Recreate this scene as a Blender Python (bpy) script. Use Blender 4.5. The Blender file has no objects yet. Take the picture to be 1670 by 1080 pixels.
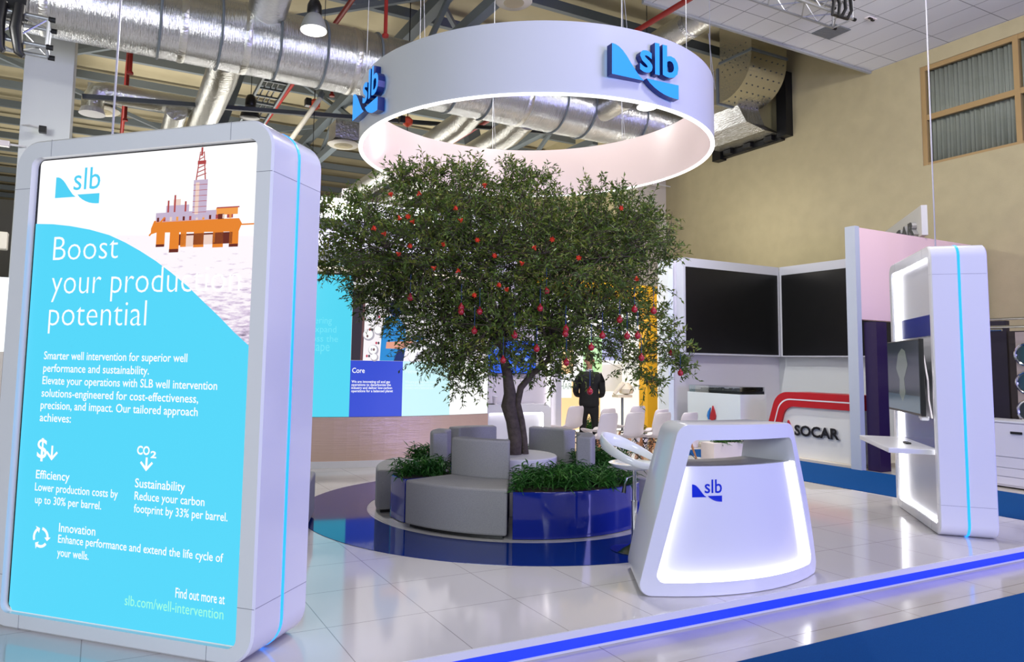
import bpy, bmesh, math, random
from mathutils import Vector, Matrix
random.seed(7)
PI = math.pi
scn = bpy.context.scene
COL = scn.collection

# ------------------------------------------------------------------ camera
def rotmat(pitch, roll, yaw):
    cp, sp = math.cos(pitch), math.sin(pitch)
    A = Matrix(((1, 0, 0), (0, sp, -cp), (0, cp, sp)))
    c, s = math.cos(roll), math.sin(roll)
    B = Matrix(((c, -s, 0), (s, c, 0), (0, 0, 1)))
    c, s = math.cos(yaw), math.sin(yaw)
    Y = Matrix(((c, -s, 0), (s, c, 0), (0, 0, 1)))
    return B @ A @ Y
Mx = rotmat(math.radians(4.99), math.radians(1.01), math.radians(27.1))
cam_data = bpy.data.cameras.new('camera')
cam = bpy.data.objects.new('camera', cam_data)
COL.objects.link(cam)
r_, d_, f_ = Mx[0], Mx[1], Mx[2]
cam.matrix_world = Matrix(((r_[0], -d_[0], -f_[0], 0), (r_[1], -d_[1], -f_[1], 0), (r_[2], -d_[2], -f_[2], 1.6), (0, 0, 0, 1)))
cam_data.sensor_width = 36
cam_data.lens = 1172 / 1670 * 36
cam_data.shift_x = (835 - 768) / 1670
cam_data.shift_y = (488 - 540) / 1670
cam_data.clip_end = 200
scn.camera = cam

# ------------------------------------------------------------------ world, exposure, large lights
scn.view_settings.view_transform = 'Standard'
scn.view_settings.look = 'None'
scn.view_settings.gamma = 1
scn.view_settings.exposure = 0.0
scn.cycles.use_denoising = True
scn.cycles.max_bounces = 7
scn.cycles.caustics_reflective = False
scn.cycles.caustics_refractive = False
world = bpy.data.worlds.new('hall_ambient')
scn.world = world
world.use_nodes = True
world.node_tree.nodes['Background'].inputs[0].default_value = (0.80, 0.86, 0.92, 1)
world.node_tree.nodes['Background'].inputs[1].default_value = 0.27

def aim(o, target):
    o.rotation_euler = (Vector(target) - o.location).to_track_quat('-Z', 'Y').to_euler()
def area(name, loc, target, size, energy, color, size_y=None):
    l = bpy.data.lights.new(name, 'AREA')
    l.energy = energy; l.color = color; l.size = size
    if size_y: l.shape = 'RECTANGLE'; l.size_y = size_y
    else: l.shape = 'DISK'
    o = bpy.data.objects.new(name, l); COL.objects.link(o)
    o.location = loc; aim(o, target)
    return o
# neighbouring stand's screen, hall luminaires, plus added unseen fill lights
area('neighbour_screen_light', (8.5, -5.5, 3.2), (5.0, 5.0, 2.2), 6.0, 1000, (0.40, 0.38, 1.0), 3.5)
area('front_left_fill', (-4.5, -3.5, 3.6), (2.5, 6.0, 1.5), 4.0, 470, (0.86, 0.95, 1.0), 2.5)  # added fill for the sign front, no such source known
area('column_fill', (-3.2, 8.6, 5.0), (0.5, 15.0, 6.6), 1.5, 190, (1.0, 0.98, 0.95))  # unseen light added to brighten the column and duct
area('aisle_light', (5.0, 1.5, 7.6), (5.0, 5.5, 0.0), 1.2, 105, (1.0, 0.97, 0.93))
area('corner_fill', (10.5, 5.2, 8.0), (13.6, 10.8, 2.6), 1.0, 250, (1.0, 0.95, 0.86))  # added light with no luminaire, for the right wall and corner stand
area('stand_light', (5.6, 6.4, 7.2), (4.4, 7.6, 0.0), 0.9, 250, (1.0, 0.97, 0.96))

# ------------------------------------------------------------------ materials
def lin(h):
    h = h.lstrip('#')
    out = []
    for i in (0, 2, 4):
        c = int(h[i:i+2], 16) / 255
        out.append(c / 12.92 if c <= 0.04045 else ((c + 0.046) / 1.046) ** 2.4)
    return (*out, 1)
def mat(name, col, rough=0.5, metal=0.0, coat=0.0, spec=0.5, noise=None, bump=None):
    """noise = (scale, second colour, sharpness); bump = (scale, strength)"""
    m = bpy.data.materials.new(name); m.use_nodes = True
    nt = m.node_tree; b = nt.nodes['Principled BSDF']
    b.inputs['Base Color'].default_value = lin(col)
    b.inputs['Roughness'].default_value = rough
    b.inputs['Metallic'].default_value = metal
    b.inputs['Coat Weight'].default_value = coat
    b.inputs['Coat Roughness'].default_value = 0.03
    b.inputs['Specular IOR Level'].default_value = spec
    tc = nt.nodes.new('ShaderNodeTexCoord')
    if noise:
        n = nt.nodes.new('ShaderNodeTexNoise'); n.inputs['Scale'].default_value = noise[0]
        n.inputs['Detail'].default_value = 4
        nt.links.new(tc.outputs['Object'], n.inputs['Vector'])
        r = nt.nodes.new('ShaderNodeValToRGB')
        r.color_ramp.elements[0].position = 0.5 - noise[2]; r.color_ramp.elements[1].position = 0.5 + noise[2]
        r.color_ramp.elements[0].color = lin(col); r.color_ramp.elements[1].color = lin(noise[1])
        nt.links.new(n.outputs['Fac'], r.inputs['Fac']); nt.links.new(r.outputs['Color'], b.inputs['Base Color'])
    if bump:
        n = nt.nodes.new('ShaderNodeTexNoise'); n.inputs['Scale'].default_value = bump[0]
        n.inputs['Detail'].default_value = 3
        if len(bump) > 2:
            mp = nt.nodes.new('ShaderNodeMapping'); mp.inputs['Scale'].default_value = bump[2]
            nt.links.new(tc.outputs['Object'], mp.inputs['Vector']); nt.links.new(mp.outputs['Vector'], n.inputs['Vector'])
        else:
            nt.links.new(tc.outputs['Object'], n.inputs['Vector'])
        bp = nt.nodes.new('ShaderNodeBump'); bp.inputs['Strength'].default_value = bump[1]; bp.inputs['Distance'].default_value = 0.02
        nt.links.new(n.outputs['Fac'], bp.inputs['Height']); nt.links.new(bp.outputs['Normal'], b.inputs['Normal'])
    return m
def emit(name, col, strength=1.0, base='101010', rough=0.35):
    m = bpy.data.materials.new(name); m.use_nodes = True
    b = m.node_tree.nodes['Principled BSDF']
    b.inputs['Base Color'].default_value = lin(base)
    b.inputs['Roughness'].default_value = rough
    b.inputs['Emission Color'].default_value = lin(col)
    b.inputs['Emission Strength'].default_value = strength
    return m
def grid_lines(m, size, off, width, linecol, axes=('X', 'Y')):
    """thin joint lines laid over the base colour, on a world grid"""
    nt = m.node_tree; b = nt.nodes['Principled BSDF']
    g = nt.nodes.new('ShaderNodeNewGeometry'); sp = nt.nodes.new('ShaderNodeSeparateXYZ')
    nt.links.new(g.outputs['Position'], sp.inputs[0])
    fac = None
    for k, ax in enumerate(axes):
        a = nt.nodes.new('ShaderNodeMath'); a.operation = 'SUBTRACT'; a.inputs[1].default_value = off[k] - size[k] * 200
        nt.links.new(sp.outputs[ax], a.inputs[0])
        d = nt.nodes.new('ShaderNodeMath'); d.operation = 'DIVIDE'; d.inputs[1].default_value = size[k]
        nt.links.new(a.outputs[0], d.inputs[0])
        f = nt.nodes.new('ShaderNodeMath'); f.operation = 'FRACT'; nt.links.new(d.outputs[0], f.inputs[0])
        l = nt.nodes.new('ShaderNodeMath'); l.operation = 'LESS_THAN'; l.inputs[1].default_value = width / size[k]
        nt.links.new(f.outputs[0], l.inputs[0])
        if fac is None: fac = l
        else:
            mx = nt.nodes.new('ShaderNodeMath'); mx.operation = 'MAXIMUM'
            nt.links.new(fac.outputs[0], mx.inputs[0]); nt.links.new(l.outputs[0], mx.inputs[1]); fac = mx
    mix = nt.nodes.new('ShaderNodeMixRGB')
    src = b.inputs['Base Color']
    if src.is_linked: nt.links.new(src.links[0].from_socket, mix.inputs[1])
    else: mix.inputs[1].default_value = src.default_value
    mix.inputs[2].default_value = lin(linecol)
    nt.links.new(fac.outputs[0], mix.inputs[0]); nt.links.new(mix.outputs[0], src)
    return m

GLOSS = mat('gloss_white', 'e2e2e6', 0.16, coat=0.25)
SEAM = mat('panel_seam', '8a8a96', 0.6)
FLOORW = grid_lines(mat('stage_laminate', 'cbc7c6', 0.09, coat=0.0), (0.65, 0.65), (1.29, 3.69), 0.006, '9a9595')
EDGEW = mat('edge_white', 'd8d8dc', 0.3)
BLUEFLOOR = mat('blue_laminate', '0c2a70', 0.06)
BLUEGLOSS = mat('blue_gloss', '12268c', 0.07, coat=0.3)
CARPET = mat('blue_carpet', '0b4078', 0.95, noise=(220, '104c86', 0.2), spec=0.1)
HALLFLOOR = grid_lines(mat('hall_floor', 'c6c0b4', 0.14, noise=(1.6, 'b4ada0', 0.3)), (1.2, 1.2), (0.4, 0.9), 0.008, '8f887c')
WALLM = mat('hall_wall_paint', 'b8ae8c', 0.9, noise=(3, 'aea485', 0.3), bump=(90, 0.25), spec=0.2)
TILE = grid_lines(mat('ceiling_tile', 'd4d6d8', 0.9, spec=0.2), (0.6, 1.13), (0.06, 0.62), 0.018, '8d8f92')
CREAM = mat('roof_panel', 'bdb293', 0.85, noise=(0.8, 'a89e82', 0.3))
STEEL = mat('grey_steel', '6c757b', 0.55)
STEELD = mat('dark_steel', '43484c', 0.6)
ALU = mat('truss_aluminium', 'b9bcc0', 0.35, metal=0.9)
FOIL = mat('duct_foil', 'eceef2', 0.22, metal=1.0, noise=(2.0, 'c9ccd2', 0.4), bump=(5, 0.9, (14, 1, 1)))
FOIL2 = mat('duct_foil_plain', 'dcdcd8', 0.3, metal=1.0, bump=(7, 0.8, (2, 5, 2)))
REDPIPE = mat('red_pipe', '9c2620', 0.5)
ORANGE = mat('hoist_orange', 'e0502c', 0.5)
BLACK = mat('black_plastic', '101012', 0.4)
BLACKM = mat('black_metal', '17181a', 0.45, metal=0.3)
PLASTER = mat('white_plaster', 'd3d8da', 0.85)
FABRIC = mat('grey_fabric', 'a9a7a9', 0.95, noise=(160, '949295', 0.25), bump=(260, 0.25), spec=0.15)
WHITEP = mat('white_plastic', 'ddd5d8', 0.3)
STOOLP = mat('stool_plastic', 'eceef0', 0.12, coat=0.4)
WOOD = mat('beech_wood', 'c98f63', 0.5, noise=(14, 'b67c52', 0.3))
CHROME = mat('chrome', 'd0d2d4', 0.12, metal=1.0)
BARK = mat('tree_bark', '5c5047', 0.9, noise=(22, '443a33', 0.25), bump=(40, 0.6))
def leafmat(name, a, b_, c):
    m = mat(name, a, 0.5, noise=(7, b_, 0.2), spec=0.3)
    r = [n for n in m.node_tree.nodes if n.type == 'VALTORGB'][0]
    e = r.color_ramp.elements.new(0.5); e.color = lin(c)
    return m
LEAF = leafmat('tree_leaf', '3c4c1d', '8b8f3a', '57702a')
LEAF2 = leafmat('planter_leaf', '1f4a1c', '4f7f35', '2f6426')
BERRY = mat('red_gloss', 'b01e30', 0.25, coat=0.5)
THREAD = mat('blue_thread', '2a4a86', 0.8)
BLOSSOM = mat('blossom_orange', 'd8401f', 0.6)
VINYL_OUT = mat('ring_vinyl_outer', 'dcdee4', 0.25)
VINYL_IN_PINKLIT = mat('ring_vinyl_inner_pinklit', 'e4d2d2', 0.25)  # pinkish light on the inner wall is put into its colour
LEDWHITE = emit('led_white', 'fdfcff', 5.5, 'ffffff')
RIMLED = emit('rim_led', 'fffdfb', 1.6, 'ffffff')
LEDBLUE = emit('led_blue', '0f8cff', 1.9, '3070ff')
LEDEDGE = emit('led_edge_blue', '0c2fe0', 0.95, '1030d0')
LOGOFACE = emit('logo_face', '2f9bf0', 1.0, '2060c0')
LOGOSIDE = mat('logo_side', '0b2a7a', 0.3)
INK = mat('logo_ink', '1530c0', 0.25)
LAMPGLOW = emit('lamp_glow', 'fffaf0', 9.0, 'ffffff')
GREYPANEL = mat('grey_panel', 'b9b9c0', 0.25)
BLUEPANEL = mat('blue_panel', '0a2484', 0.15)
STANDW = mat('stand_white', 'c9c8d2', 0.5)
STANDP = mat('stand_pinkish', 'f0cfcf', 0.55)
SCREENOFF = mat('screen_off', '0e0e10', 0.35)
PURPLE = mat('dark_purple', '241536', 0.5)
YELLOW = mat('yellow_paint', 'f2b81e', 0.5)
SOCRED = mat('red_gloss_trim', 'b3121d', 0.3)
SILVER = mat('silver_side', 'b0b0b6', 0.35, metal=0.6)
COPPER = mat('copper_slats', 'd2b5a3', 0.22, metal=0.2, bump=(6, .2, (.2, .2, 30)))

# ------------------------------------------------------------------ helpers
class MB:
    def __init__(self): self.v = []; self.f = []; self.mi = []; self.cur = 0
    def add(self, verts, faces):
        o = len(self.v); self.v += [tuple(p) for p in verts]
        for f in faces: self.f.append(tuple(o + i for i in f)); self.mi.append(self.cur)
    def box(self, x0, x1, y0, y1, z0, z1):
        self.add([(x0, y0, z0), (x1, y0, z0), (x1, y1, z0), (x0, y1, z0), (x0, y0, z1), (x1, y0, z1), (x1, y1, z1), (x0, y1, z1)],
                 [(0, 3, 2, 1), (4, 5, 6, 7), (0, 1, 5, 4), (1, 2, 6, 5), (2, 3, 7, 6), (3, 0, 4, 7)])
    def tube(self, pts, rad, n=8, cap=True):
        pts = [Vector(p) for p in pts]
        if not hasattr(rad, '__len__'): rad = [rad] * len(pts)
        base = len(self.v); up = None
        for i, p in enumerate(pts):
            t = (pts[min(i + 1, len(pts) - 1)] - pts[max(i - 1, 0)]).normalized()
            if up is None:
                up = Vector((0, 0, 1)) if abs(t.z) < 0.9 else Vector((1, 0, 0))
            s = t.cross(up).normalized(); up = s.cross(t).normalized()
            for k in range(n):
                a = 2 * PI * k / n
                self.v.append(tuple(p + (s * math.cos(a) + up * math.sin(a)) * rad[i]))
        for i in range(len(pts) - 1):
            for k in range(n):
                a = base + i * n + k; b = base + i * n + (k + 1) % n
                self.f.append((a, b, b + n, a + n)); self.mi.append(self.cur)
        if cap:
            self.f.append(tuple(base + k for k in range(n))[::-1]); self.mi.append(self.cur)
            e = base + (len(pts) - 1) * n
            self.f.append(tuple(e + k for k in range(n))); self.mi.append(self.cur)
    def beam(self, a, b, w, h):
        a, b = Vector(a), Vector(b); t = (b - a).normalized()
        up = Vector((0, 0, 1)) if abs(t.z) < 0.95 else Vector((0, 1, 0))
        s = t.cross(up).normalized() * w / 2; u = s.cross(t).normalized() * h / 2
        vs = [p + i * s + j * u for p in (a, b) for i, j in ((-1, -1), (1, -1), (1, 1), (-1, 1))]
        self.add(vs, [(0, 1, 2, 3)[::-1], (4, 5, 6, 7), (0, 1, 5, 4), (1, 2, 6, 5), (2, 3, 7, 6), (3, 0, 4, 7)])
    def lathe(self, prof, n=24, c=(0, 0, 0)):
        base = len(self.v)
        for r, z in prof:
            for k in range(n):
                a = 2 * PI * k / n; self.v.append((c[0] + r * math.cos(a), c[1] + r * math.sin(a), c[2] + z))
        for i in range(len(prof) - 1):
            for k in range(n):
                a = base + i * n + k; b = base + i * n + (k + 1) % n
                self.f.append((a, b, b + n, a + n)); self.mi.append(self.cur)
        self.f.append(tuple(base + k for k in range(n))[::-1]); self.mi.append(self.cur)
        e = base + (len(prof) - 1) * n
        self.f.append(tuple(e + k for k in range(n))); self.mi.append(self.cur)
    def loops(self, loops, close=True):
        """quads between successive loops of equal length"""
        n = len(loops[0]); base = len(self.v)
        for l in loops: self.v += [tuple(p) for p in l]
        for i in range(len(loops) - 1):
            for k in range(n if close else n - 1):
                a = base + i * n + k; b = base + i * n + (k + 1) % n
                self.f.append((a, b, b + n, a + n)); self.mi.append(self.cur)
    def ngon(self, pts):
        base = len(self.v); self.v += [tuple(p) for p in pts]
        self.f.append(tuple(range(base, base + len(pts)))); self.mi.append(self.cur)
    def prism(self, pts2, m3, d):
        """closed 2-D outline pushed through depth d; m3(x, y, depth) -> 3-D"""
        n = len(pts2)
        self.ngon([m3(x, y, 0) for x, y in pts2])
        self.ngon([m3(x, y, d) for x, y in pts2][::-1])
        self.loops([[m3(x, y, 0) for x, y in pts2], [m3(x, y, d) for x, y in pts2]])
    def build(self, name, mats, parent=None, smooth=False, bevel=0, fix=True, segs=2):
        me = bpy.data.meshes.new(name); me.from_pydata(self.v, [], self.f)
        if not isinstance(mats, (list, tuple)): mats = [mats]
        for m in mats: me.materials.append(m)
        for p, i in zip(me.polygons, self.mi): p.material_index = i
        if fix:
            bm = bmesh.new(); bm.from_mesh(me); bmesh.ops.remove_doubles(bm, verts=bm.verts, dist=1e-5)
            bmesh.ops.recalc_face_normals(bm, faces=bm.faces); bm.to_mesh(me); bm.free()
        if smooth:
            for p in me.polygons: p.use_smooth = True
            try: me.set_sharp_from_angle(angle=math.radians(40))
            except Exception: pass
        o = bpy.data.objects.new(name, me); COL.objects.link(o)
        if parent: o.parent = parent
        if bevel:
            b = o.modifiers.new('bevel', 'BEVEL'); b.width = bevel; b.segments = segs; b.limit_method = 'ANGLE'; b.angle_limit = math.radians(35)
        return o
def tag(o, label, cat, group=None, kind=None):
    o['label'] = label; o['category'] = cat
    if group: o['group'] = group
    if kind: o['kind'] = kind
    return o
def struct(o): o['kind'] = 'structure'; return o
def thing(name, label, cat, loc=(0, 0, 0), rz=0, group=None):
    o = bpy.data.objects.new(name, None); COL.objects.link(o)
    o.location = loc; o.rotation_euler = (0, 0, rz); o.empty_display_size = 0.1
    return tag(o, label, cat, group)
def dup(root, loc, rz, label, group=None):
    r = root.copy(); COL.objects.link(r); r.location = loc; r.rotation_euler = (0, 0, rz); r['label'] = label
    if group: r['group'] = group
    for ch in list(root.children):
        c = ch.copy(); COL.objects.link(c); c.parent = r
        for g in list(ch.children):
            d = g.copy(); COL.objects.link(d); d.parent = c
    return r
def round_poly(pts, rads, n=7):
    """outline with rounded corners, n points each"""
    out = []; m = len(pts)
    for i in range(m):
        p = Vector(pts[i]); a = Vector(pts[i - 1]) - p; b = Vector(pts[(i + 1) % m]) - p
        r = rads[i] if hasattr(rads, '__len__') else rads
        a.normalize(); b.normalize()
        half = math.acos(max(-1, min(1, a.dot(b)))) / 2
        t = r / math.tan(half); c = p + (a + b).normalized() * (r / math.sin(half))
        p0 = p + a * t; p1 = p + b * t
        a0 = math.atan2(p0.y - c.y, p0.x - c.x); a1 = math.atan2(p1.y - c.y, p1.x - c.x)
        da = (a1 - a0 + PI) % (2 * PI) - PI
        for k in range(n):
            q = a0 + da * k / (n - 1); out.append((c.x + r * math.cos(q), c.y + r * math.sin(q)))
    return out
def rrect(x0, x1, z0, z1, r, n=7):
    return round_poly([(x0, z0), (x1, z0), (x1, z1), (x0, z1)], r, n)
_tc = {}
def glyphs(s, offset=0.0):
    """filled outline of a line of lettering: verts scaled so the line is 1 wide, baseline at y = 0; returns (verts, faces, cap height)"""
    key = (s, offset)
    if key not in _tc:
        cu = bpy.data.curves.new('t', 'FONT'); cu.body = s; cu.offset = offset; cu.resolution_u = 3
        o = bpy.data.objects.new('t', cu); COL.objects.link(o)
        dg = bpy.context.evaluated_depsgraph_get(); me = o.evaluated_get(dg).to_mesh()
        vs = [(v.co.x, v.co.y) for v in me.vertices]; fs = [tuple(p.vertices) for p in me.polygons]
        o.evaluated_get(dg).to_mesh_clear(); bpy.data.objects.remove(o); bpy.data.curves.remove(cu)
        x0 = min(v[0] for v in vs); w = max(v[0] for v in vs) - x0
        _tc[key] = ([((x - x0) / w, y / w) for x, y in vs], fs)
    return _tc[key]
def put_text(mb, s, x, z, width, m3, offset=0.0, sy=1.0, height=None):
    """height: wanted top-of-line height above the baseline"""
    vs, fs = glyphs(s, offset)
    k = width * sy
    if height: k = height / max(v[1] for v in vs)
    mb.add([m3(x + vx * width, z + vy * k) for vx, vy in vs], fs)
def text_prism(mb, s, x, z, width, m3, d, height=None, offset=0.0):
    """m3(x, z, depth); solid letters"""
    vs, fs = glyphs(s, offset)
    k = height / max(v[1] for v in vs) if height else width
    A = [(x + vx * width, z + vy * k) for vx, vy in vs]
    cnt = {}
    for f in fs:
        for i in range(len(f)):
            e = (f[i], f[(i + 1) % len(f)]); cnt[tuple(sorted(e))] = cnt.get(tuple(sorted(e)), 0) + 1
    front = mb.cur
    mb.add([m3(p[0], p[1], 0) for p in A], fs)
    return A, [e for e in ((f[i], f[(i + 1) % len(f)]) for f in fs for i in range(len(f))) if cnt[tuple(sorted(e))] == 1]
def add_sides(mb, A, edges, m3, d):
    n = len(A)
    mb.add([m3(p[0], p[1], 0) for p in A] + [m3(p[0], p[1], d) for p in A], [(a, b, b + n, a + n) for a, b in edges])
LOGO_L = [(0, .143), (.47, .143), (.40, .19), (.34, .255), (.28, .325), (.22, .40), (.16, .46), (.10, .50), (.05, .517), (0, .52)]
LOGO_R = [(.51, .18), (.56, .13), (.63, .085), (.70, .052), (.78, .024), (.86, .008), (.94, .001), (1, 0), (1, .18)]
def flat_logo(mb, x, z, w, m3, offset=0.0):
    for P in (LOGO_L, LOGO_R): mb.ngon([m3(x + w * a, z + w * b) for a, b in P])
    put_text(mb, 'slb', x + .41 * w, z + .266 * w, .59 * w, m3, offset, height=.39 * w)
def solid_logo(mb, x, z, w, m3, d, offset=0.02):
    """face in slot 0, sides in slot 1"""
    for P in (LOGO_L, LOGO_R):
        Q = [(x + w * a, z + w * b) for a, b in P]
        mb.cur = 0; mb.ngon([m3(a, b, 0) for a, b in Q])
        mb.cur = 1; mb.loops([[m3(a, b, 0) for a, b in Q], [m3(a, b, d) for a, b in Q]])
    mb.cur = 0
    A, E = text_prism(mb, 'slb', x + .41 * w, z + .266 * w, .59 * w, m3, d, height=.39 * w, offset=offset)
    mb.cur = 1; add_sides(mb, A, E, m3, d)

# ------------------------------------------------------------------ the setting: hall floor, walls, roof, soffit, window
ZF = -0.12
b = MB(); b.box(-30, 15.7, -9, 48, ZF - 0.2, ZF); struct(b.build('floor', HALLFLOOR))
b = MB(); b.box(-30, 8.0 - 24, 3.05, 3.15, ZF, ZF + .006)
b = MB(); b.box(1.0, 15.6, -3.2, 3.15, ZF, ZF + 0.008)
tag(b.build('aisle_carpet', CARPET), 'wide blue carpet along the front aisle, running off the picture', 'carpet')
b = MB(); b.box(9.62, 11.6, 3.3, 11.2, ZF, ZF + 0.008)
tag(b.build('aisle_carpet', CARPET), 'blue carpet strip between the white stage and the white stand with red arch', 'carpet')

# right wall with a window hole
WX = 15.7
WZ0, WZ1, WY0, WY1 = 6.02, 8.23, 3.4, 9.18
b = MB()
b.box(WX, WX + .3, WY1, 48, ZF, 11); b.box(WX, WX + .3, -9, WY0, ZF, 11)
b.box(WX, WX + .3, WY0, WY1, ZF, WZ0); b.box(WX, WX + .3, WY0, WY1, WZ1, 11)
struct(b.build('wall_right', WALLM))
WINFRAME = mat('window_frame_tan', 'a58a5e', 0.5)
CURT = mat('net_curtain', 'a9aaa4', 0.9)
GLASS = bpy.data.materials.new('window_glass'); GLASS.use_nodes = True
_n = GLASS.node_tree; _n.nodes.clear()
_o = _n.nodes.new('ShaderNodeOutputMaterial'); _m = _n.nodes.new('ShaderNodeMixShader'); _t = _n.nodes.new('ShaderNodeBsdfTransparent'); _gl = _n.nodes.new('ShaderNodeBsdfGlossy'); _fr = _n.nodes.new('ShaderNodeFresnel')
_gl.inputs['Roughness'].default_value = 0.02; _fr.inputs['IOR'].default_value = 1.35; _t.inputs['Color'].default_value = (.93, .95, .95, 1)
_n.links.new(_fr.outputs[0], _m.inputs[0]); _n.links.new(_t.outputs[0], _m.inputs[1]); _n.links.new(_gl.outputs[0], _m.inputs[2]); _n.links.new(_m.outputs[0], _o.inputs['Surface'])
win = bpy.data.objects.new('window_1', None); COL.objects.link(win); win.location = (WX, 0, 0); struct(win)
b = MB()
for y0, y1 in ((WY0, WY0 + .1), (WY1 - .1, WY1), (7.28, 7.38), (5.4, 5.5)): b.box(0.02, 0.14, y0, y1, WZ0, WZ1)
for z0, z1 in ((WZ0, WZ0 + .06), (WZ1 - .1, WZ1), (7.02, 7.14)): b.box(0.03, 0.13, WY0, WY1, z0, z1)
b.build('window_frame', WINFRAME, win)
b = MB(); b.box(0.075, 0.083, WY0 + .05, WY1 - .05, WZ0 + .03, WZ1 - .05); b.build('window_pane', GLASS, win)
b = MB(); n = 420
pts = []
for k in range(n + 1):
    y = WY0 + (WY1 - WY0) * k / n
    pts.append((0.2 + 0.028 * math.sin(k * 0.9) + 0.02 * math.sin(k * 0.37 + 1), y))
b.loops([[(x, y, WZ0) for x, y in pts], [(x, y, WZ1) for x, y in pts]], close=False)
o = b.build('window_curtain', CURT, win, smooth=True, fix=False)
sm = o.modifiers.new('thick', 'SOLIDIFY'); sm.thickness = 0.006
# far walls
b = MB(); b.box(-30, WX, 48, 48.3, ZF, 11); struct(b.build('wall_back', mat('far_wall', '9a9a98', 0.9)))
b = MB(); b.box(-30.3, -30, -9, 48, ZF, 11); struct(b.build('wall_left', mat('far_wall_side', '8f9294', 0.9)))
# lowered tile soffit
b = MB(); b.box(8.9, WX, -2.0, 10.28, 8.55, 8.66); struct(b.build('ceiling', TILE))
b = MB(); b.box(8.86, WX, 10.28, 10.34, 8.5, 8.72); struct(b.build('trim_1', mat('soffit_edge', '9da0a2', 0.7)))
# roof with purlins and frames
b = MB(); b.box(-30, WX, 4, 48, 10.35, 10.5); struct(b.build('ceiling.001', CREAM))
roof_n = 0
for y in [7.5 + 2.1 * k for k in range(19)]:
    b = MB(); b.beam((-30, y, 10.1), (WX, y, 10.1), 0.14, 0.24)
    struct(b.build('trim_purlin', STEEL))
for x in (-24, -16.5, -9.0, -1.5, 6.2, 13.0):
    b = MB(); ys = 11.0 if x < 12 else 17.3
    b.beam((x, ys, 9.5), (x, 48, 9.5), 0.26, 0.3); b.beam((x, ys, 8.35), (x, 48, 8.35), 0.2, 0.22)
    y = ys; k = 0
    while y < 46:
        b.beam((x, y, 8.35 if k % 2 == 0 else 9.5), (x, y + 2.1, 9.5 if k % 2 == 0 else 8.35), 0.1, 0.12); y += 2.1; k += 1
    struct(b.build('trim_roof_truss', STEEL))
for (p, q) in [((-1.5, 14, 9.7), (6.2, 22, 9.7)), ((6.2, 14, 9.7), (-1.5, 22, 9.7)), ((6.2, 14, 9.7), (13, 22, 9.7)), ((13, 14, 9.7), (6.2, 22, 9.7)),
               ((-1.5, 24, 9.6), (6.2, 32, 9.6)), ((6.2, 24, 9.6), (-1.5, 32, 9.6)), ((-9, 16, 9.6), (-1.5, 24, 9.6)), ((-1.5, 16, 9.6), (-9, 24, 9.6))]:
    b = MB(); b.beam(p, q, 0.09, 0.12); struct(b.build('trim_roof_brace', STEEL))
b = MB(); b.beam((-0.6, 15.6, 6.62), (12.5, 15.6, 7.9), 0.08, 0.09); struct(b.build('trim_tie_bar', STEELD))
# white square column at the left, grey raking column beside it
b = MB(); b.box(-1.53, -0.74, 15, 15.9, ZF, 10.35); struct(b.build('wall_column', PLASTER, bevel=0.01))
b = MB(); b.box(14.55, 15.7, 17.2, 18.2, ZF, 10.35); struct(b.build('wall_column.001', mat('cream_column', 'cfc8bc', 0.9)))
b = MB(); b.beam((1.1, 19.0, 3.0), (2.9, 19.0, 9.6), 0.42, 0.32); struct(b.build('trim_raking_post', STEEL))
b = MB(); b.beam((10.9, 19.0, 3.0), (9.4, 19.0, 9.6), 0.42, 0.32); struct(b.build('trim_raking_post.001', STEEL))

# ------------------------------------------------------------------ the stage
PX1 = 8.93; PY0 = 3.695
stage = bpy.data.objects.new('stage_platform', None); COL.objects.link(stage); struct(stage)
b = MB()
out = [(-9, PY0), (PX1, PY0), (PX1, 6.31), (8.45, 6.55), (9.4, 8.6), (9.7, 13.1), (-9, 13.1)]
b.ngon([(x, y, 0) for x, y in out]); b.ngon([(x, y, ZF) for x, y in out][::-1])
b.loops([[(x, y, 0) for x, y in out], [(x, y, ZF) for x, y in out]])
b.build('stage_deck', FLOORW, stage)
b = MB(); b.box(-9, PX1 + .012, PY0 - .012, PY0, -0.042, 0.002); b.box(PX1, PX1 + .012, PY0, 6.31, -0.042, 0.002); b.build('edge_trim', EDGEW, stage)
b = MB(); b.box(-9, PX1 + .006, PY0 - .006, PY0, -0.105, -0.042); b.build('edge_light', LEDEDGE, stage)
b = MB(); b.box(-9, PX1 + .012, PY0 - .012, PY0, -0.119, -0.105); b.build('edge_skirting', EDGEW, stage)
TC = (4.14, 7.02)
b = MB(); n = 128
ring = lambda r, z: [(TC[0] + r * math.cos(2 * PI * k / n), TC[1] + r * math.sin(2 * PI * k / n), z) for k in range(n)]
b.loops([ring(1.585, 0.0), ring(1.585, 0.004), ring(2.30, 0.004), ring(2.30, 0.0)]); b.build('floor_inlay', BLUEFLOOR, stage)

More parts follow.
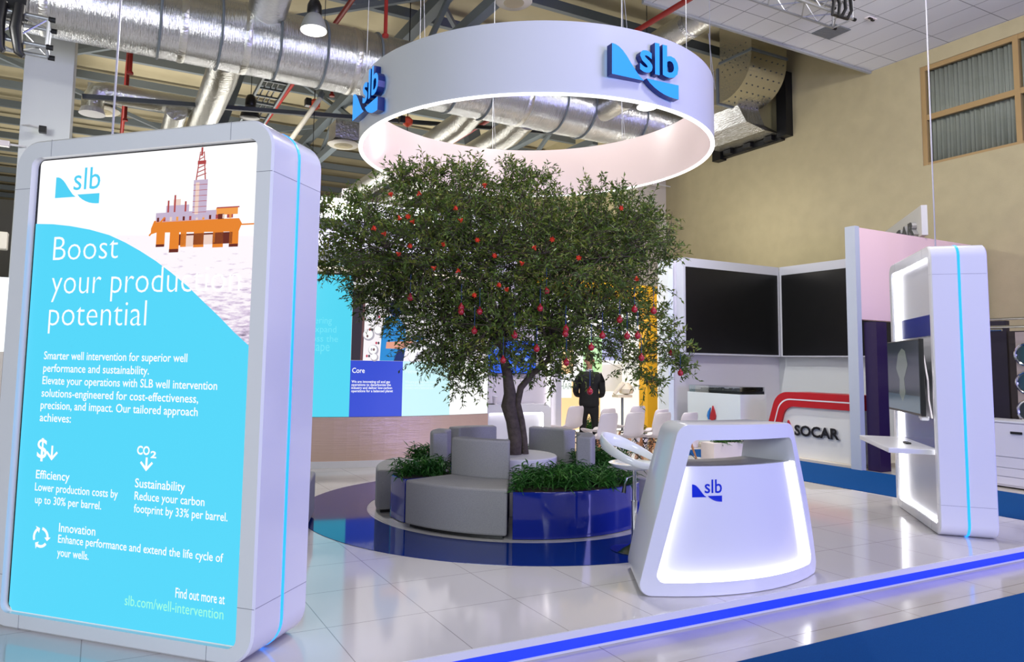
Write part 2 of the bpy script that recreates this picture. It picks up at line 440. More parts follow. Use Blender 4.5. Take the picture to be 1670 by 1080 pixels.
# ------------------------------------------------------------------ illuminated monoliths (sign and demo kiosk)
def monolith(root, W, H, D, r, hole, hole_r, recess):
    X = W / 2
    front = lambda lp, y: [(x, y, z) for x, z in lp]
    outer = rrect(-X, X, 0, H, r, 9); ins = rrect(-X + .012, X - .012, .012, H - .012, r - .012, 9)
    hl = rrect(*hole, hole_r, 9)
    b = MB()
    b.loops([front(hl, recess), front(hl, 0.0), front(ins, 0.0), front(outer, 0.012), front(outer, D - .012), front(ins, D)])
    b.ngon(front(ins, D))
    sx = X + .0006
    b.cur = 1
    for z in (0.30, H - 0.30):
        for s in (-1, 1):
            b.box(min(s * X, s * sx), max(s * X, s * sx), .012, D - .012, z - .0015, z + .0015)
        b.box(-X, hole[0], -.0006, 0, z - .0015, z + .0015); b.box(hole[1], X, -.0006, 0, z - .0015, z + .0015)
    for x in (-X + .28, X - .28):
        b.box(x - .0015, x + .0015, -.0006, 0, 0.0, hole[2]); b.box(x - .0015, x + .0015, -.0006, 0, hole[3], H)
    b.build('casing', [GLOSS, SEAM], root, smooth=True)
    # light line round the edge
    b = MB(); yl = D * .5
    o2 = rrect(-X - .004, X + .004, -.001, H + .004, r + .003, 9)
    b.loops([front(outer, yl - .012), front(o2, yl - .010), front(o2, yl + .010), front(outer, yl + .012)])
    b.build('edge_light', LEDBLUE, root)

# --- sign
SW, SH, SD = 1.86, 2.92, 0.53
sign = thing('illuminated_sign', 'tall white rounded sign with a bright cyan well intervention advert screen', 'sign', (0.120, 4.580, 0.001), -PI / 4)
SCR = (-0.80, 0.828, 0.085, 2.812)
monolith(sign, SW, SH, SD, .17, SCR, .055, .05)
CYAN = emit('screen_cyan', '56d8fa', 1.0); SWHITE = emit('screen_white', 'ffffff', 1.02); PALEGREEN = emit('screen_palegreen', 'a4ffe2', 1.0)
LOGOC = emit('screen_logo_cyan', '52d2f6', 1.0)
b = MB(); b.ngon([(x, .0495, z) for x, z in rrect(SCR[0] - .004, SCR[1] + .004, SCR[2] - .004, SCR[3] + .004, .055, 9)]); b.build('screen_bezel', BLACK, sign, fix=False)
b = MB(); b.ngon([(x, .045, z) for x, z in rrect(SCR[0] + .022, SCR[1] - .004, SCR[2] + .002, SCR[3] - .008, .03, 9)])
b.loops([[(x, .045, z) for x, z in rrect(SCR[0] + .022, SCR[1] - .004, SCR[2] + .002, SCR[3] - .008, .03, 9)], [(x, .06, z) for x, z in rrect(SCR[0] + .022, SCR[1] - .004, SCR[2] + .002, SCR[3] - .008, .03, 9)]])
screen = b.build('screen', SWHITE, sign, fix=False)
def lay(k): return lambda x, z: (x, .045 - .0012 * k, z)
# picture: sea, rig
def seamat():
    m = emit('screen_sea', 'f3e6f2', 1.0); nt = m.node_tree; bs = nt.nodes['Principled BSDF']
    tc = nt.nodes.new('ShaderNodeTexCoord'); mp = nt.nodes.new('ShaderNodeMapping'); mp.inputs['Scale'].default_value = (7, 1, 34)
    nz = nt.nodes.new('ShaderNodeTexNoise'); nz.inputs['Scale'].default_value = 1.6; nz.inputs['Detail'].default_value = 5; nz.inputs['Roughness'].default_value = .6
    sp = nt.nodes.new('ShaderNodeSeparateXYZ'); mr = nt.nodes.new('ShaderNodeMapRange')
    mr.inputs[1].default_value = 2.28; mr.inputs[2].default_value = 1.64; mr.inputs[3].default_value = -.16; mr.inputs[4].default_value = .17
    ad = nt.nodes.new('ShaderNodeMath'); ad.operation = 'ADD'
    cr = nt.nodes.new('ShaderNodeValToRGB'); e = cr.color_ramp.elements
    e[0].position = .50; e[0].color = lin('fff8fd'); e[1].position = .86; e[1].color = lin('2a2146'); q = cr.color_ramp.elements.new(.62); q.color = lin('dccbe4')
    nt.links.new(tc.outputs['Object'], mp.inputs[0]); nt.links.new(mp.outputs[0], nz.inputs['Vector']); nt.links.new(tc.outputs['Object'], sp.inputs[0])
    nt.links.new(sp.outputs['Z'], mr.inputs[0]); nt.links.new(nz.outputs['Fac'], ad.inputs[0]); nt.links.new(mr.outputs[0], ad.inputs[1])
    nt.links.new(ad.outputs[0], cr.inputs[0]); nt.links.new(cr.outputs[0], bs.inputs['Emission Color'])
    return m
L1 = lay(1)
b = MB(); b.ngon([L1(*p) for p in [(-.15, 1.60), (.823, 1.60), (.823, 2.27), (.5, 2.285), (-.15, 2.31)]]); b.build('sea_picture', seamat(), screen, fix=False)
RG = [emit('rig_orange', 'e8862c', 1), emit('rig_dark', '6a2a20', 1), emit('rig_grey', 'c7b6cf', 1), emit('rig_red', 'b04a4a', 1), emit('rig_pale', 'f0d3c6', 1), emit('rig_amber', 'f2a04e', 1)]
b = MB(); L2 = lay(2); L3 = lay(3); L4 = lay(4)
def rect(x0, x1, z0, z1, c, L): b.cur = c; b.ngon([L(x0, z0), L(x1, z0), L(x1, z1), L(x0, z1)])
for x0, x1, z0 in ((.14, .20, 2.235), (.235, .30, 2.20), (.31, .35, 2.225), (.40, .47, 2.22), (.53, .60, 2.215), (.64, .70, 2.222)): rect(x0, x1, z0, 2.35, 0, L2)
b.cur = 0; b.ngon([L3(*p) for p in [(.10, 2.305), (.14, 2.315), (.70, 2.30), (.72, 2.345), (.70, 2.375), (.12, 2.385), (.10, 2.34)]])
rect(.30, .66, 2.235, 2.30, 1, L2); rect(.235, .30, 2.195, 2.215, 1, L3); rect(.14, .20, 2.23, 2.245, 1, L3); rect(.64, .70, 2.215, 2.232, 1, L3)
rect(.35, .40, 2.225, 2.29, 4, L3); rect(.47, .53, 2.235, 2.29, 4, L3)
rect(.13, .55, 2.375, 2.43, 2, L3); rect(.20, .36, 2.43, 2.47, 2, L3); rect(.25, .30, 2.47, 2.505, 4, L3)
rect(.385, .48, 2.39, 2.61, 2, L4); rect(.40, .425, 2.41, 2.595, 4, lay(5))
for k in range(6): rect(.385, .48, 2.42 + .032 * k, 2.423 + .032 * k, 3, lay(5))
b.cur = 3
for x in (.40, .462): b.ngon([L4(x - .004, 2.61), L4(x + .004, 2.61), L4(.433 + (x - .431) * .4 + .003, 2.775), L4(.433 + (x - .431) * .4 - .003, 2.775)])
for k in range(6):
    z = 2.625 + .025 * k; h = .034 * (1 - k / 9)
    b.ngon([L4(.433 - h, z), L4(.433 + h, z + .018), L4(.433 + h, z + .024), L4(.433 - h, z + .006)])
rect(.405, .462, 2.70, 2.722, 3, L4); rect(.425, .438, 2.75, 2.80, 3, L4)
rect(.545, .69, 2.40, 2.44, 5, L3); rect(.56, .60, 2.375, 2.405, 1, L4); rect(.62, .66, 2.38, 2.40, 3, L4); rect(.70, .80, 2.335, 2.343, 0, L4); rect(.55, .70, 2.437, 2.444, 3, L4)
for k in range(12): rect(.14 + .045 * k, .155 + .045 * k, 2.378, 2.402, (1, 3, 4, 5)[k % 4], L4)
for x, z in ((.21, 2.50), (.255, 2.53), (.33, 2.49)): rect(x, x + .012, 2.43, z, 3, L4)
b.cur = 0; b.ngon([L4(*p) for p in [(.085, 2.30), (.095, 2.295), (.20, 2.40), (.19, 2.405)]])
b.build('rig_picture', RG, screen, fix=False)
# cyan field with its curved edge
C5 = lay(6); b = MB()
crv = [(-.777, 2.405), (-.64, 2.397), (-.503, 2.38), (-.35, 2.352), (-.2, 2.313), (-.08, 2.265), (.035, 2.21), (.15, 2.148), (.264, 2.077), (.38, 1.998), (.49, 1.911), (.60, 1.826), (.705, 1.738), (.823, 1.651)]
b.ngon([C5(*p) for p in [(-.777, .12), (-.748, .089), (.79, .089), (.823, .12)] + crv[::-1]]); b.build('cyan_field', CYAN, screen, fix=False)
C7 = lay(7); b = MB()
flat_logo(b, -.637, 2.51, .345, C7); b.build('logo_mark', LOGOC, screen, fix=False)
b = MB()
lines = [('Boost', -.62, 2.171, .494, 0, .145), ('your production', -.616, 1.965, 1.345, 0, .15), ('potential', -.621, 1.773, .727, 0, .147),
         ('Smarter well intervention for superior well', -.637, 1.57, 1.042, 0.0, .048), ('performance and sustainability.', -.636, 1.495, .783, 0, .048),
         ('Elevate your operations with SLB well intervention', -.636, 1.421, 1.248, 0, .048), ('solutions-engineered for cost-effectiveness,', -.636, 1.346, 1.128, 0, .048),
         ('precision, and impact. Our tailored approach', -.637, 1.274, 1.13, 0, .048), ('achieves:', -.637, 1.20, .239, 0, .048),
         ('Efficiency', -.636, .863, .256, 0, .05), ('Lower production costs by', -.637, .792, .615, 0, .046), ('up to 30% per barrel.', -.630, .719, .495, 0, .046),
         ('Sustainability', .094, .861, .34, 0, .05), ('Reduce your carbon', .096, .792, .47, 0, .046), ('footprint by 33% per barrel.', .096, .723, .622, 0, .046),
         ('Innovation', -.434, .57, .268, 0, .05), ('Enhance performance and extend the life cycle of', -.435, .508, 1.137, 0, .046), ('your wells.', -.435, .431, .232, 0, .046),
         ('Find out more at', .407, .293, .317, 0, .052)]
for k, (s, x, z, w, sy, h) in enumerate(lines):
    put_text(b, s, x, z, w, C7, offset=(-0.012 if k < 3 else 0.008), height=h)
put_text(b, '$', -.64, .985, .075, C7, .012, height=.115)
def arrow(x, z, h):
    b.ngon([C7(x - .007, z), C7(x + .007, z), C7(x + .007, z + h), C7(x - .007, z + h)])
    for s in (-1, 1): b.ngon([C7(x, z - .012), C7(x + s * .045, z + .033), C7(x + s * .036, z + .043), C7(x, z + .008)])
arrow(-.525, .985, .075); arrow(.165, .965, .065)
put_text(b, 'CO', .095, 1.045, .088, C7, .03, height=.048); put_text(b, '2', .19, 1.03, .04, C7, .03, height=.038)
for k in range(3):                                   # recycling arrows
    a0 = PI / 2 + 2 * PI * k / 3; cx, cz, R = -.567, .525, .052
    arc = [a0 - .15 - 1.35 * j / 8 for j in range(9)]
    for j in range(8):
        b.ngon([C7(cx + (R + e) * math.cos(t), cz + (R + e) * math.sin(t)) for e, t in ((-.008, arc[j]), (.008, arc[j]), (.008, arc[j + 1]), (-.008, arc[j + 1]))])
    t = arc[-1]; t2 = t - .42
    b.ngon([C7(cx + (R - .024) * math.cos(t), cz + (R - .024) * math.sin(t)), C7(cx + (R + .024) * math.cos(t), cz + (R + .024) * math.sin(t)), C7(cx + R * math.cos(t2), cz + R * math.sin(t2))])
b.build('lettering', SWHITE, screen, fix=False)
b = MB(); put_text(b, 'slb.com/well-intervention', .07, .214, .65, C7, 0.0, height=.055); b.build('web_address', PALEGREEN, screen, fix=False)
b = MB(); b.box(-.37, .25, SD, SD + .42, .78, .83); b.build('shelf', EDGEW, sign, bevel=.006)
b = MB(); b.box(.55, .85, SD, SD + .02, .3, 2.4); b.build('rear_panel', GREYPANEL, sign)

# --- demo kiosk on the right
KW, KH, KD = 1.66, 2.845, 0.487
kcx, kcy = 7.287 + KW / 2 * .7071, 4.228 + KW / 2 * .7071
kiosk = thing('demo_kiosk', 'tall white rounded kiosk with blue light line, lit recess and fold-out shelf', 'kiosk', (kcx, kcy, 0.001), -3 * PI / 4)
KX = KW / 2
HO = (-KX + .10, KX - .075, .10, KH - .11)
monolith(kiosk, KW, KH, KD, .13, HO, .05, .07)
def kf(lp, y): return [(x, y, z) for x, z in lp]
b = MB(); b.ngon(kf(rrect(HO[0] - .005, HO[1] + .005, HO[2] - .005, HO[3] + .005, .05, 9), .069)); b.loops([kf(rrect(HO[0] - .005, HO[1] + .005, HO[2] - .005, HO[3] + .005, .05, 9), .069), kf(rrect(HO[0] - .005, HO[1] + .005, HO[2] - .005, HO[3] + .005, .05, 9), .08)])
b.build('recess_panel', GREYPANEL, kiosk, fix=False)
b = MB(); b.box(HO[0] + .06, HO[1] - .06, .060, .069, 1.95, 2.165); b.build('blue_stripe', BLUEPANEL, kiosk)
b = MB(); b.box(HO[0] + .06, HO[1] - .06, .060, .069, .80, 1.10); b.build('blue_stripe', BLUEPANEL, kiosk)
b = MB(); o1 = rrect(HO[0] + .002, HO[1] - .002, HO[2] + .002, HO[3] - .002, .05, 9)
b.loops([kf(o1, .025), kf(o1, .066)]); b.build('halo_light', LEDWHITE, kiosk, fix=False)
b = MB(); b.box(KX - 1.50, KX - .10, -.40, .06, .765, .815); b.build('shelf', EDGEW, kiosk, bevel=.006)
tv = thing('television', 'black flat television on an arm above the white kiosk shelf', 'television', (kcx, kcy, 0), -3 * PI / 4)
TVI = emit('tv_picture', '222a32', 1.0, '0a0c10', .15)
def tvp(x, y, z): return (x, y, z)
TX0, TX1, TY = -.64, .67, -.085
b = MB(); b.box(TX0, TX1, TY, TY + .045, 1.135, 1.915); b.box(TX0 + .2, TX1 - .2, TY + .045, TY + .07, 1.2, 1.7); tvb = b.build('housing', BLACK, tv, bevel=.006)
b = MB(); b.box(TX0 + .012, TX1 - .012, TY - .0025, TY, 1.16, 1.903); sc_ = b.build('display', TVI, tv)
b = MB(); b.box(TX0 + .012, TX1 - .012, TY - .0035, TY - .0026, 1.16, 1.33); b.build('display_band', emit('tv_band', '3c4c5a', 1.0, '0a0c10', .15), sc_)
b = MB()
cx, cz = .0, 1.55
P = [(-.24, .06), (-.10, -.06), (-.13, -.22), (0, -.30), (.12, -.2), (.08, -.05), (.24, .10), (.15, .25), (.02, .28), (-.14, .22)]
b.ngon([(cx + x, TY - .0038, cz + z) for x, z in P]); b.build('display_figure', emit('tv_figure', '5f6660', 1.0, '0a0c10', .15), sc_, fix=False)
b = MB(); b.box(-.15, .15, TY + .07, .068, 1.4, 1.6); b.build('wall_bracket', BLACKM, tv)
b = MB(); b.box(.60, .66, -.08, -.02, 1.095, 1.125); b.box(.35, .66, -.03, -.015, 1.10, 1.135); b.build('cable_bracket', EDGEW, tv)
b = MB(); b.tube([(.60, -.03, 1.75), (.72, -.03, 1.5), (.69, -.02, 1.3), (.70, 0.0, 1.12)], .008, 6); b.build('cable', WHITEP, tv)
rem = thing('remote_control', 'small black remote lying on the white kiosk shelf', 'remote', (kcx, kcy, .8165), -3 * PI / 4)
b = MB(); b.box(KX - .72, KX - .58, -.13, -.08, 0, .018); b.build('remote_body', BLACK, rem, bevel=.005)
b = MB(); b.box(KX - .70, KX - .66, -.12, -.09, .018, .021); b.build('button_pad', STEELD, rem)

# ------------------------------------------------------------------ reception counter with halo light
CC = (4.35, 5.46); CR = 1.71; CA = 266.5
def cm(u, z, R=CR):
    a = math.radians(CA) + u / CR
    return (CC[0] + R * math.cos(a), CC[1] + R * math.sin(a), z)
U = lambda deg: math.radians(deg - CA) * CR
counter = thing('reception_counter', 'white trapezoid reception counter with curved front, lit edge and blue emblem', 'counter', (0, 0, 0.001))
outer = round_poly([(U(236.0), 0), (U(297.7), 0), (U(281.3), 1.185), (U(246.2), 1.185)], [.075, .075, .09, .10], 9)
inner = round_poly([(U(240.3), .095), (U(292.2), .095), (U(280.6), 1.075), (U(249.6), 1.075)], [.05, .05, .05, .05], 9)
# subdivide long horizontal runs so the front follows the curve
def dense(lp, n=10):
    out = []
    m = len(lp)
    for i in range(m):
        p, q = lp[i], lp[(i + 1) % m]
        k = n if i % 9 == 8 else 1
        for j in range(k): out.append((p[0] + (q[0] - p[0]) * j / k, p[1] + (q[1] - p[1]) * j / k))
    return out
outer, inner = dense(outer), dense(inner)
mp = lambda lp, R: [cm(u, z, R) for u, z in lp]
shr = lambda lp, d: [(u * (1 - d), z + (d * .6 if z < .6 else -d * .6)) for u, z in lp]
RB = 1.0
mb = lambda lp: [cm(u, z, RB + .36 * max(0, z) / 1.185) for u, z in lp]
b = MB(); b.loops([mb(inner), mp(inner, CR), mp(shr(outer, .008), CR), mp(outer, CR - .012), mb(outer), mb(inner)])
b.build('arch_shell', GLOSS, counter, smooth=True, fix=True)
def uin(z, side):                                   # inner edge of the arch at height z
    t = (z - .095) / (1.075 - .095)
    return (U(240.3) + (U(249.6) - U(240.3)) * t) if side < 0 else (U(292.2) + (U(280.6) - U(292.2)) * t)
# front panel, set back inside the arch
b = MB(); rows = [.10, .2, .35, .5, .65, .8, .885]
b.loops([[cm(uin(z, -1) + (uin(z, 1) - uin(z, -1)) * k / 24, z, CR - .055) for k in range(25)] for z in rows], close=False)
b.loops([[cm(uin(.885, -1) + (uin(.885, 1) - uin(.885, -1)) * k / 24, .885, R) for k in range(25)] for R in (CR - .055, CR - .085)], close=False)
panel = b.build('front_panel', GLOSS, counter, smooth=True, fix=False)
b = MB()
for side in (-1, 1):
    b.loops([[cm(uin(z, side) - side * .002, z, R) for z in (.14, .3, .5, .7, .89)] for R in (CR - .012, CR - .05)], close=False)
b.loops([[cm(uin(.1, -1) + .03 + (uin(.1, 1) - uin(.1, -1) - .06) * k / 24, .0975, R) for k in range(25)] for R in (CR - .012, CR - .05)], close=False)
b.build('halo_light', LEDWHITE, counter, fix=False)
b = MB()
P = lambda z0, R: [cm(uin(.88, -1) + (uin(.88, 1) - uin(.88, -1)) * k / 24, z0, R) for k in range(25)]
b.loops([P(.86, CR - .085), P(.884, CR - .085), P(.884, RB + .28), P(.86, RB + .28)], close=False)
b.build('worktop', mat('worktop_grey', '8e8a86', 0.3), counter, fix=False)
b = MB(); lu = U(250.15); lw = U(258.2) - lu
def lm(x, z, d=0): return cm(x, z, CR - .0535)
flat_logo(b, lu, .634, lw, lm, .01); b.build('emblem', INK, counter, fix=False)

# ------------------------------------------------------------------ bar stool
st = thing('bar_stool', 'white plastic bar stool with open back and chrome stem beside the counter', 'stool', (4.20, 5.02, 0.001), math.radians(118))
b = MB(); b.lathe([(.0, .012), (.20, .0), (.205, .008), (.16, .02), (.06, .045), (.035, .06), (.03, .075)], 28); b.build('base', CHROME, st, smooth=True)
b = MB(); b.tube([(0, 0, .05), (0, 0, .42)], .026, 14); b.tube([(0, 0, .40), (0, 0, .69)], .018, 14); b.build('stem', CHROME, st, smooth=True)
b = MB(); b.tube([(0, 0, .64), (.03, .09, .62), (.035, .12, .57)], .007, 8); lv = b.build('lever', CHROME, st)
b = MB(); b.tube([(.035, .12, .575), (.04, .135, .50)], [.014, .02], 8); b.build('lever_grip', BLACK, lv)
b = MB(); n = 36
def ringpt(a, rr, k):
    # back is towards +x (raised), front low
    h = (0.5 + 0.5 * math.cos(a)) ** 1.3
    return ((.215 + .04 * h) * math.cos(a) * rr + .03 * h, .235 * math.sin(a) * rr, .735 + .20 * h + k)
dish = [[((.04) * math.cos(2 * PI * k / n), .04 * math.sin(2 * PI * k / n), .69) for k in range(n)],
        [(.12 * math.cos(2 * PI * k / n), .12 * math.sin(2 * PI * k / n), .693) for k in range(n)],
        [(.185 * math.cos(2 * PI * k / n), .19 * math.sin(2 * PI * k / n), .71) for k in range(n)],
        [(.218 * math.cos(2 * PI * k / n), .232 * math.sin(2 * PI * k / n), .745) for k in range(n)],
        [(.20 * math.cos(2 * PI * k / n), .212 * math.sin(2 * PI * k / n), .75) for k in range(n)],
        [(.165 * math.cos(2 * PI * k / n), .17 * math.sin(2 * PI * k / n), .735) for k in range(n)],
        [(.10 * math.cos(2 * PI * k / n), .10 * math.sin(2 * PI * k / n), .722) for k in range(n)]]
b.ngon(dish[0][::-1]); b.loops(dish); b.ngon(dish[-1])
b.build('seat', STOOLP, st, smooth=True)
b = MB(); L = []
for k in range(n):
    a = 2 * PI * k / n; c = Vector(ringpt(a, 1, 0)); h = (0.5 + 0.5 * math.cos(a)) ** 1.3
    rw, rh = .018 + .004 * h, .026 + .034 * h
    out = Vector((math.cos(a), math.sin(a), .25 * h)).normalized(); up = Vector((0, 0, 1))
    L.append([c + out * rw * math.cos(t) + up * rh * math.sin(t) for t in [2 * PI * j / 10 for j in range(10)]])
b.loops(L + [L[0]]); b.build('back_ring', STOOLP, st, smooth=True)

# ------------------------------------------------------------------ seating island: armchairs, planters, white drum
def sector(b, r0, r1, a0, a1, z0, z1, n=14, c=TC):
    A = [math.radians(a0 + (a1 - a0) * k / n) for k in range(n + 1)]
    lp = [(c[0] + r1 * math.cos(t), c[1] + r1 * math.sin(t)) for t in A] + [(c[0] + r0 * math.cos(t), c[1] + r0 * math.sin(t)) for t in A[::-1]]
    b.ngon([(x, y, z0) for x, y in lp][::-1]); b.ngon([(x, y, z1) for x, y in lp]); b.loops([[(x, y, z0) for x, y in lp], [(x, y, z1) for x, y in lp]])
G = 'grey armchairs of the seating ring'
for a0, a1, lab in [(196, 238, 'grey fabric curved armchair facing the front, nearest in the ring'),
                    (130, 170, 'grey curved armchair at the left end of the ring, beside the small planter'),
                    (74, 116, 'grey armchair at the back of the ring, left of the tree trunk'),
                    (4, 44, 'grey armchair at the back of the ring, right of the tree trunk'),
                    (307, 343, 'narrow grey armchair back among the plants behind the bar stool')]:
    t = thing('armchair', lab, 'armchair', (0, 0, 0.0045), 0, G)
    b = MB(); sector(b, .74, 1.50, a0, a1, .03, .445); b.build('seat', FABRIC, t, smooth=True, bevel=.022, segs=3)
    b = MB(); sector(b, .74, .915, a0, a1, .435, .82); b.build('backrest', FABRIC, t, smooth=True, bevel=.022, segs=3)
    b = MB(); sector(b, .78, 1.46, a0 + 1.5, a1 - 1.5, 0, .032); b.build('plinth', BLACK, t)
def blade(b, p, dirv, L, w, curl=.3):
    d = Vector(dirv).normalized(); s = d.cross(Vector((0, 0, 1)))
    s = s.normalized() if s.length > .01 else Vector((1, 0, 0))
    p = Vector(p); m = p + d * L * .5; e = p + d * L - Vector((0, 0, 1)) * L * curl
    nrm = s.cross(d).normalized() * w * .18
    o = len(b.v)
    b.v += [tuple(p), tuple(m + s * w / 2 + nrm), tuple(e), tuple(m - s * w / 2 + nrm), tuple(m - nrm)]
    b.f += [(o, o + 1, o + 4), (o + 1, o + 2, o + 4), (o + 2, o + 3, o + 4), (o + 3, o, o + 4)]; b.mi += [b.cur] * 4
def bush(b, spots, hgt, rng, L=(.08, .15), w=.022, per=16):
    for x, y, z in spots:
        lean = Vector((rng.uniform(-.5, .5), rng.uniform(-.5, .5), 1)).normalized(); h = hgt * rng.uniform(.55, 1.12)
        for k in range(per):
            t = (k + .5) / per; q = Vector((x, y, z)) + lean * h * t
            a = rng.uniform(0, 2 * PI); d = (math.cos(a), math.sin(a), rng.uniform(-.25, .8))
            blade(b, q, d, rng.uniform(*L), w * rng.uniform(.7, 1.2), rng.uniform(0, .5))
        b.tube([Vector((x, y, z - .03)), Vector((x, y, z)) + lean * h], .003, 4, cap=False)
rng = random.Random(3)
PG = 'blue planters of the seating ring'
for a0, a1, r0, r1, ns, hh, lab in [(240, 300, .72, 1.47, 150, .17, 'large curved glossy blue planter of long leaved plants behind the counter'),
                                (177.5, 191, .74, 1.41, 48, .19, 'narrow blue planter with leafy plants between the two left armchairs'),
                                (119, 127, .80, 1.41, 26, .19, 'planter with leafy plants at the back left of the ring'),
                                (49, 69, .74, 1.41, 50, .18, 'planter of green plants seen behind the tree trunk'),
                                (346, 361, .74, 1.44, 60, .21, 'planter of leafy plants at the right back of the ring, before the chairs')]:
    t = thing('planter', lab, 'planter', (0, 0, 0.0045), 0, PG)
    b = MB(); sector(b, r0, r1, a0, a1, 0, .42, 20); b.build('planter_box', BLUEGLOSS, t, smooth=True, bevel=.004)
    b = MB(); sector(b, r0 + .02, r1 - .02, a0 + .8, a1 - .8, .42, .424, 20); b.build('soil', mat('soil', '2a2019', .95), t)
    b = MB(); sp = []
    for k in range(ns):
        a = math.radians(rng.uniform(a0 + 1, a1 - 1)); r = math.sqrt(rng.uniform((r0 + .05) ** 2, (r1 - .015) ** 2)); sp.append((TC[0] + r * math.cos(a), TC[1] + r * math.sin(a), .42))
    bush(b, sp, hh, rng); b.build('foliage', LEAF2, t, fix=False)
drum = thing('tree_drum', 'low round white drum holding the tree trunk in the middle of the seats', 'pedestal', (TC[0], TC[1], 0.0045))
b = MB(); b.lathe([(.50, 0), (.50, .57), (.49, .58), (.11, .58), (.105, .55)], 64); b.build('drum_body', mat('matt_white', 'dcd8de', .5), drum, smooth=True)

# ------------------------------------------------------------------ tree
UX, UY = (.89, -.456), (.456, .89)
def tw(u, d, z): return Vector((u * UX[0] + d * UY[0], u * UX[1] + d * UY[1], z))
tree = thing('tree', 'broad green tree with small leaves, twin stems and orange blossoms under the ring', 'tree', (TC[0], TC[1], 0))
rng = random.Random(11)
def bez(p0, p1, p2, p3, n):
    return [((1 - t) ** 3) * p0 + 3 * t * (1 - t) ** 2 * p1 + 3 * t * t * (1 - t) * p2 + t ** 3 * p3 for t in [k / n for k in range(n + 1)]]
fork = tw(-.02, 0, 1.42)
tr = MB()
tr.tube([tw(.02, 0, .55), tw(.035, 0, .75), tw(0, 0, .95), tw(-.045, 0, 1.12), tw(-.03, 0, 1.25), tw(-.06, 0, 1.45), tw(-.10, .02, 1.62)], [.085, .075, .072, .085, .07, .055, .05], 12)
tr.tube([tw(.15, .03, .55), tw(.135, .03, .75), tw(.105, .02, .95), tw(.055, 0, 1.14), tw(.09, 0, 1.32), tw(.22, 0, 1.48), tw(.40, .02, 1.63)], [.045, .04, .038, .04, .04, .036, .032], 10)
tr.build('trunk', BARK, tree, smooth=True)
PXM = 1 / 142.86
lobes = []
for px, py, r in [(800, 430, 115), (705, 425, 105), (880, 430, 110), (965, 435, 95), (640, 425, 85), (755, 355, 74), (685, 325, 52), (850, 345, 64), (930, 362, 62), (1005, 385, 65), (1048, 385, 45), (590, 405, 55),
                  (548, 375, 34), (548, 428, 30), (605, 352, 38), (610, 470, 48), (655, 500, 48), (725, 535, 75), (800, 545, 78), (880, 545, 72), (955, 525, 75), (1020, 505, 55), (1062, 450, 38), (1060, 535, 42),
                  (1085, 565, 26), (1045, 600, 38), (1018, 590, 36), (930, 590, 34), (880, 600, 36), (765, 590, 45), (715, 570, 32), (755, 635, 24), (725, 610, 26), (615, 515, 24), (905, 625, 22), (1045, 630, 16), (690, 285, 16), (715, 295, 18),
                  (772, 285, 16), (760, 300, 22), (832, 275, 16), (840, 300, 24), (874, 288, 14), (968, 310, 15), (1012, 318, 11), (1060, 345, 20), (1088, 412, 16), (1103, 590, 13), (1112, 605, 9), (535, 410, 16), (540, 448, 16), (655, 305, 22), (645, 290, 12), (530, 345, 8), (575, 330, 8)]:
    u = (px - 838) * PXM; z = 3.97 - (py - 252) * PXM * .965; R = r * PXM
    lobes.append((u, z, R))
br = MB(); lf = MB()
def leaf(p, d, L, w):
    d = d.normalized(); s = d.cross(Vector((rng.uniform(-1, 1), rng.uniform(-1, 1), rng.uniform(.2, 1)))).normalized(); nn = s.cross(d) * w * .3
    o = len(lf.v); m = p + d * L * .45
    lf.v += [tuple(p), tuple(m + s * w / 2 + nn), tuple(p + d * L), tuple(m - s * w / 2 + nn)]
    lf.f += [(o, o + 1, o + 2), (o, o + 2, o + 3)]; lf.mi += [0, 0]
def twig(p, d, L, n):
    d = d.normalized(); bend = Vector((rng.uniform(-.25, .25), rng.uniform(-.25, .25), rng.uniform(-.45, .15)))
    q = [p + d * L * t + bend * L * t * t for t in (0, .5, 1)]
    br.tube(q, [.0035, .0025, .0012], 4, cap=False)
    for k in range(n):
        t = (k + .6) / n; c = p + d * L * t + bend * L * t * t
        a = Vector((rng.gauss(0, 1), rng.gauss(0, 1), rng.gauss(-.15, .8))).normalized()
        leaf(c, a + d * .7, rng.uniform(.045, .078), rng.uniform(.015, .025))
top = fork
def shoot(px, py, L, d):
    u = (px - 838) * PXM; z = 3.97 - (py - 252) * PXM * .965
    for k in range(int(L * 26)):
        t = rng.random(); q = tw(u + rng.gauss(0, .025 + .06 * t), d + rng.gauss(0, .04), z - L * t)
        twig(q, Vector((rng.gauss(0, .45), rng.gauss(0, .45), 1)), rng.uniform(.06, .13), rng.randint(4, 7))
    br.tube([tw(u - .05, d, z - L * 1.3), tw(u, d, z - L * .5), tw(u + .01, d, z)], [.006, .004, .002], 4, cap=False)
for px, py, L in [(690, 258, .42), (708, 272, .35), (668, 285, .3), (645, 290, .3), (622, 305, .3), (770, 258, .4), (757, 275, .35), (785, 280, .3), (833, 262, .4), (850, 278, .35), (876, 280, .35), (895, 300, .3), (968, 298, .35), (985, 318, .3), (1012, 308, .3),
                  (1060, 335, .3), (1042, 345, .25), (1075, 358, .25), (1092, 400, .2), (575, 325, .3), (545, 345, .25), (528, 340, .25), (1082, 380, .2)]:
    shoot(px, py, L, rng.uniform(-.5, .5))
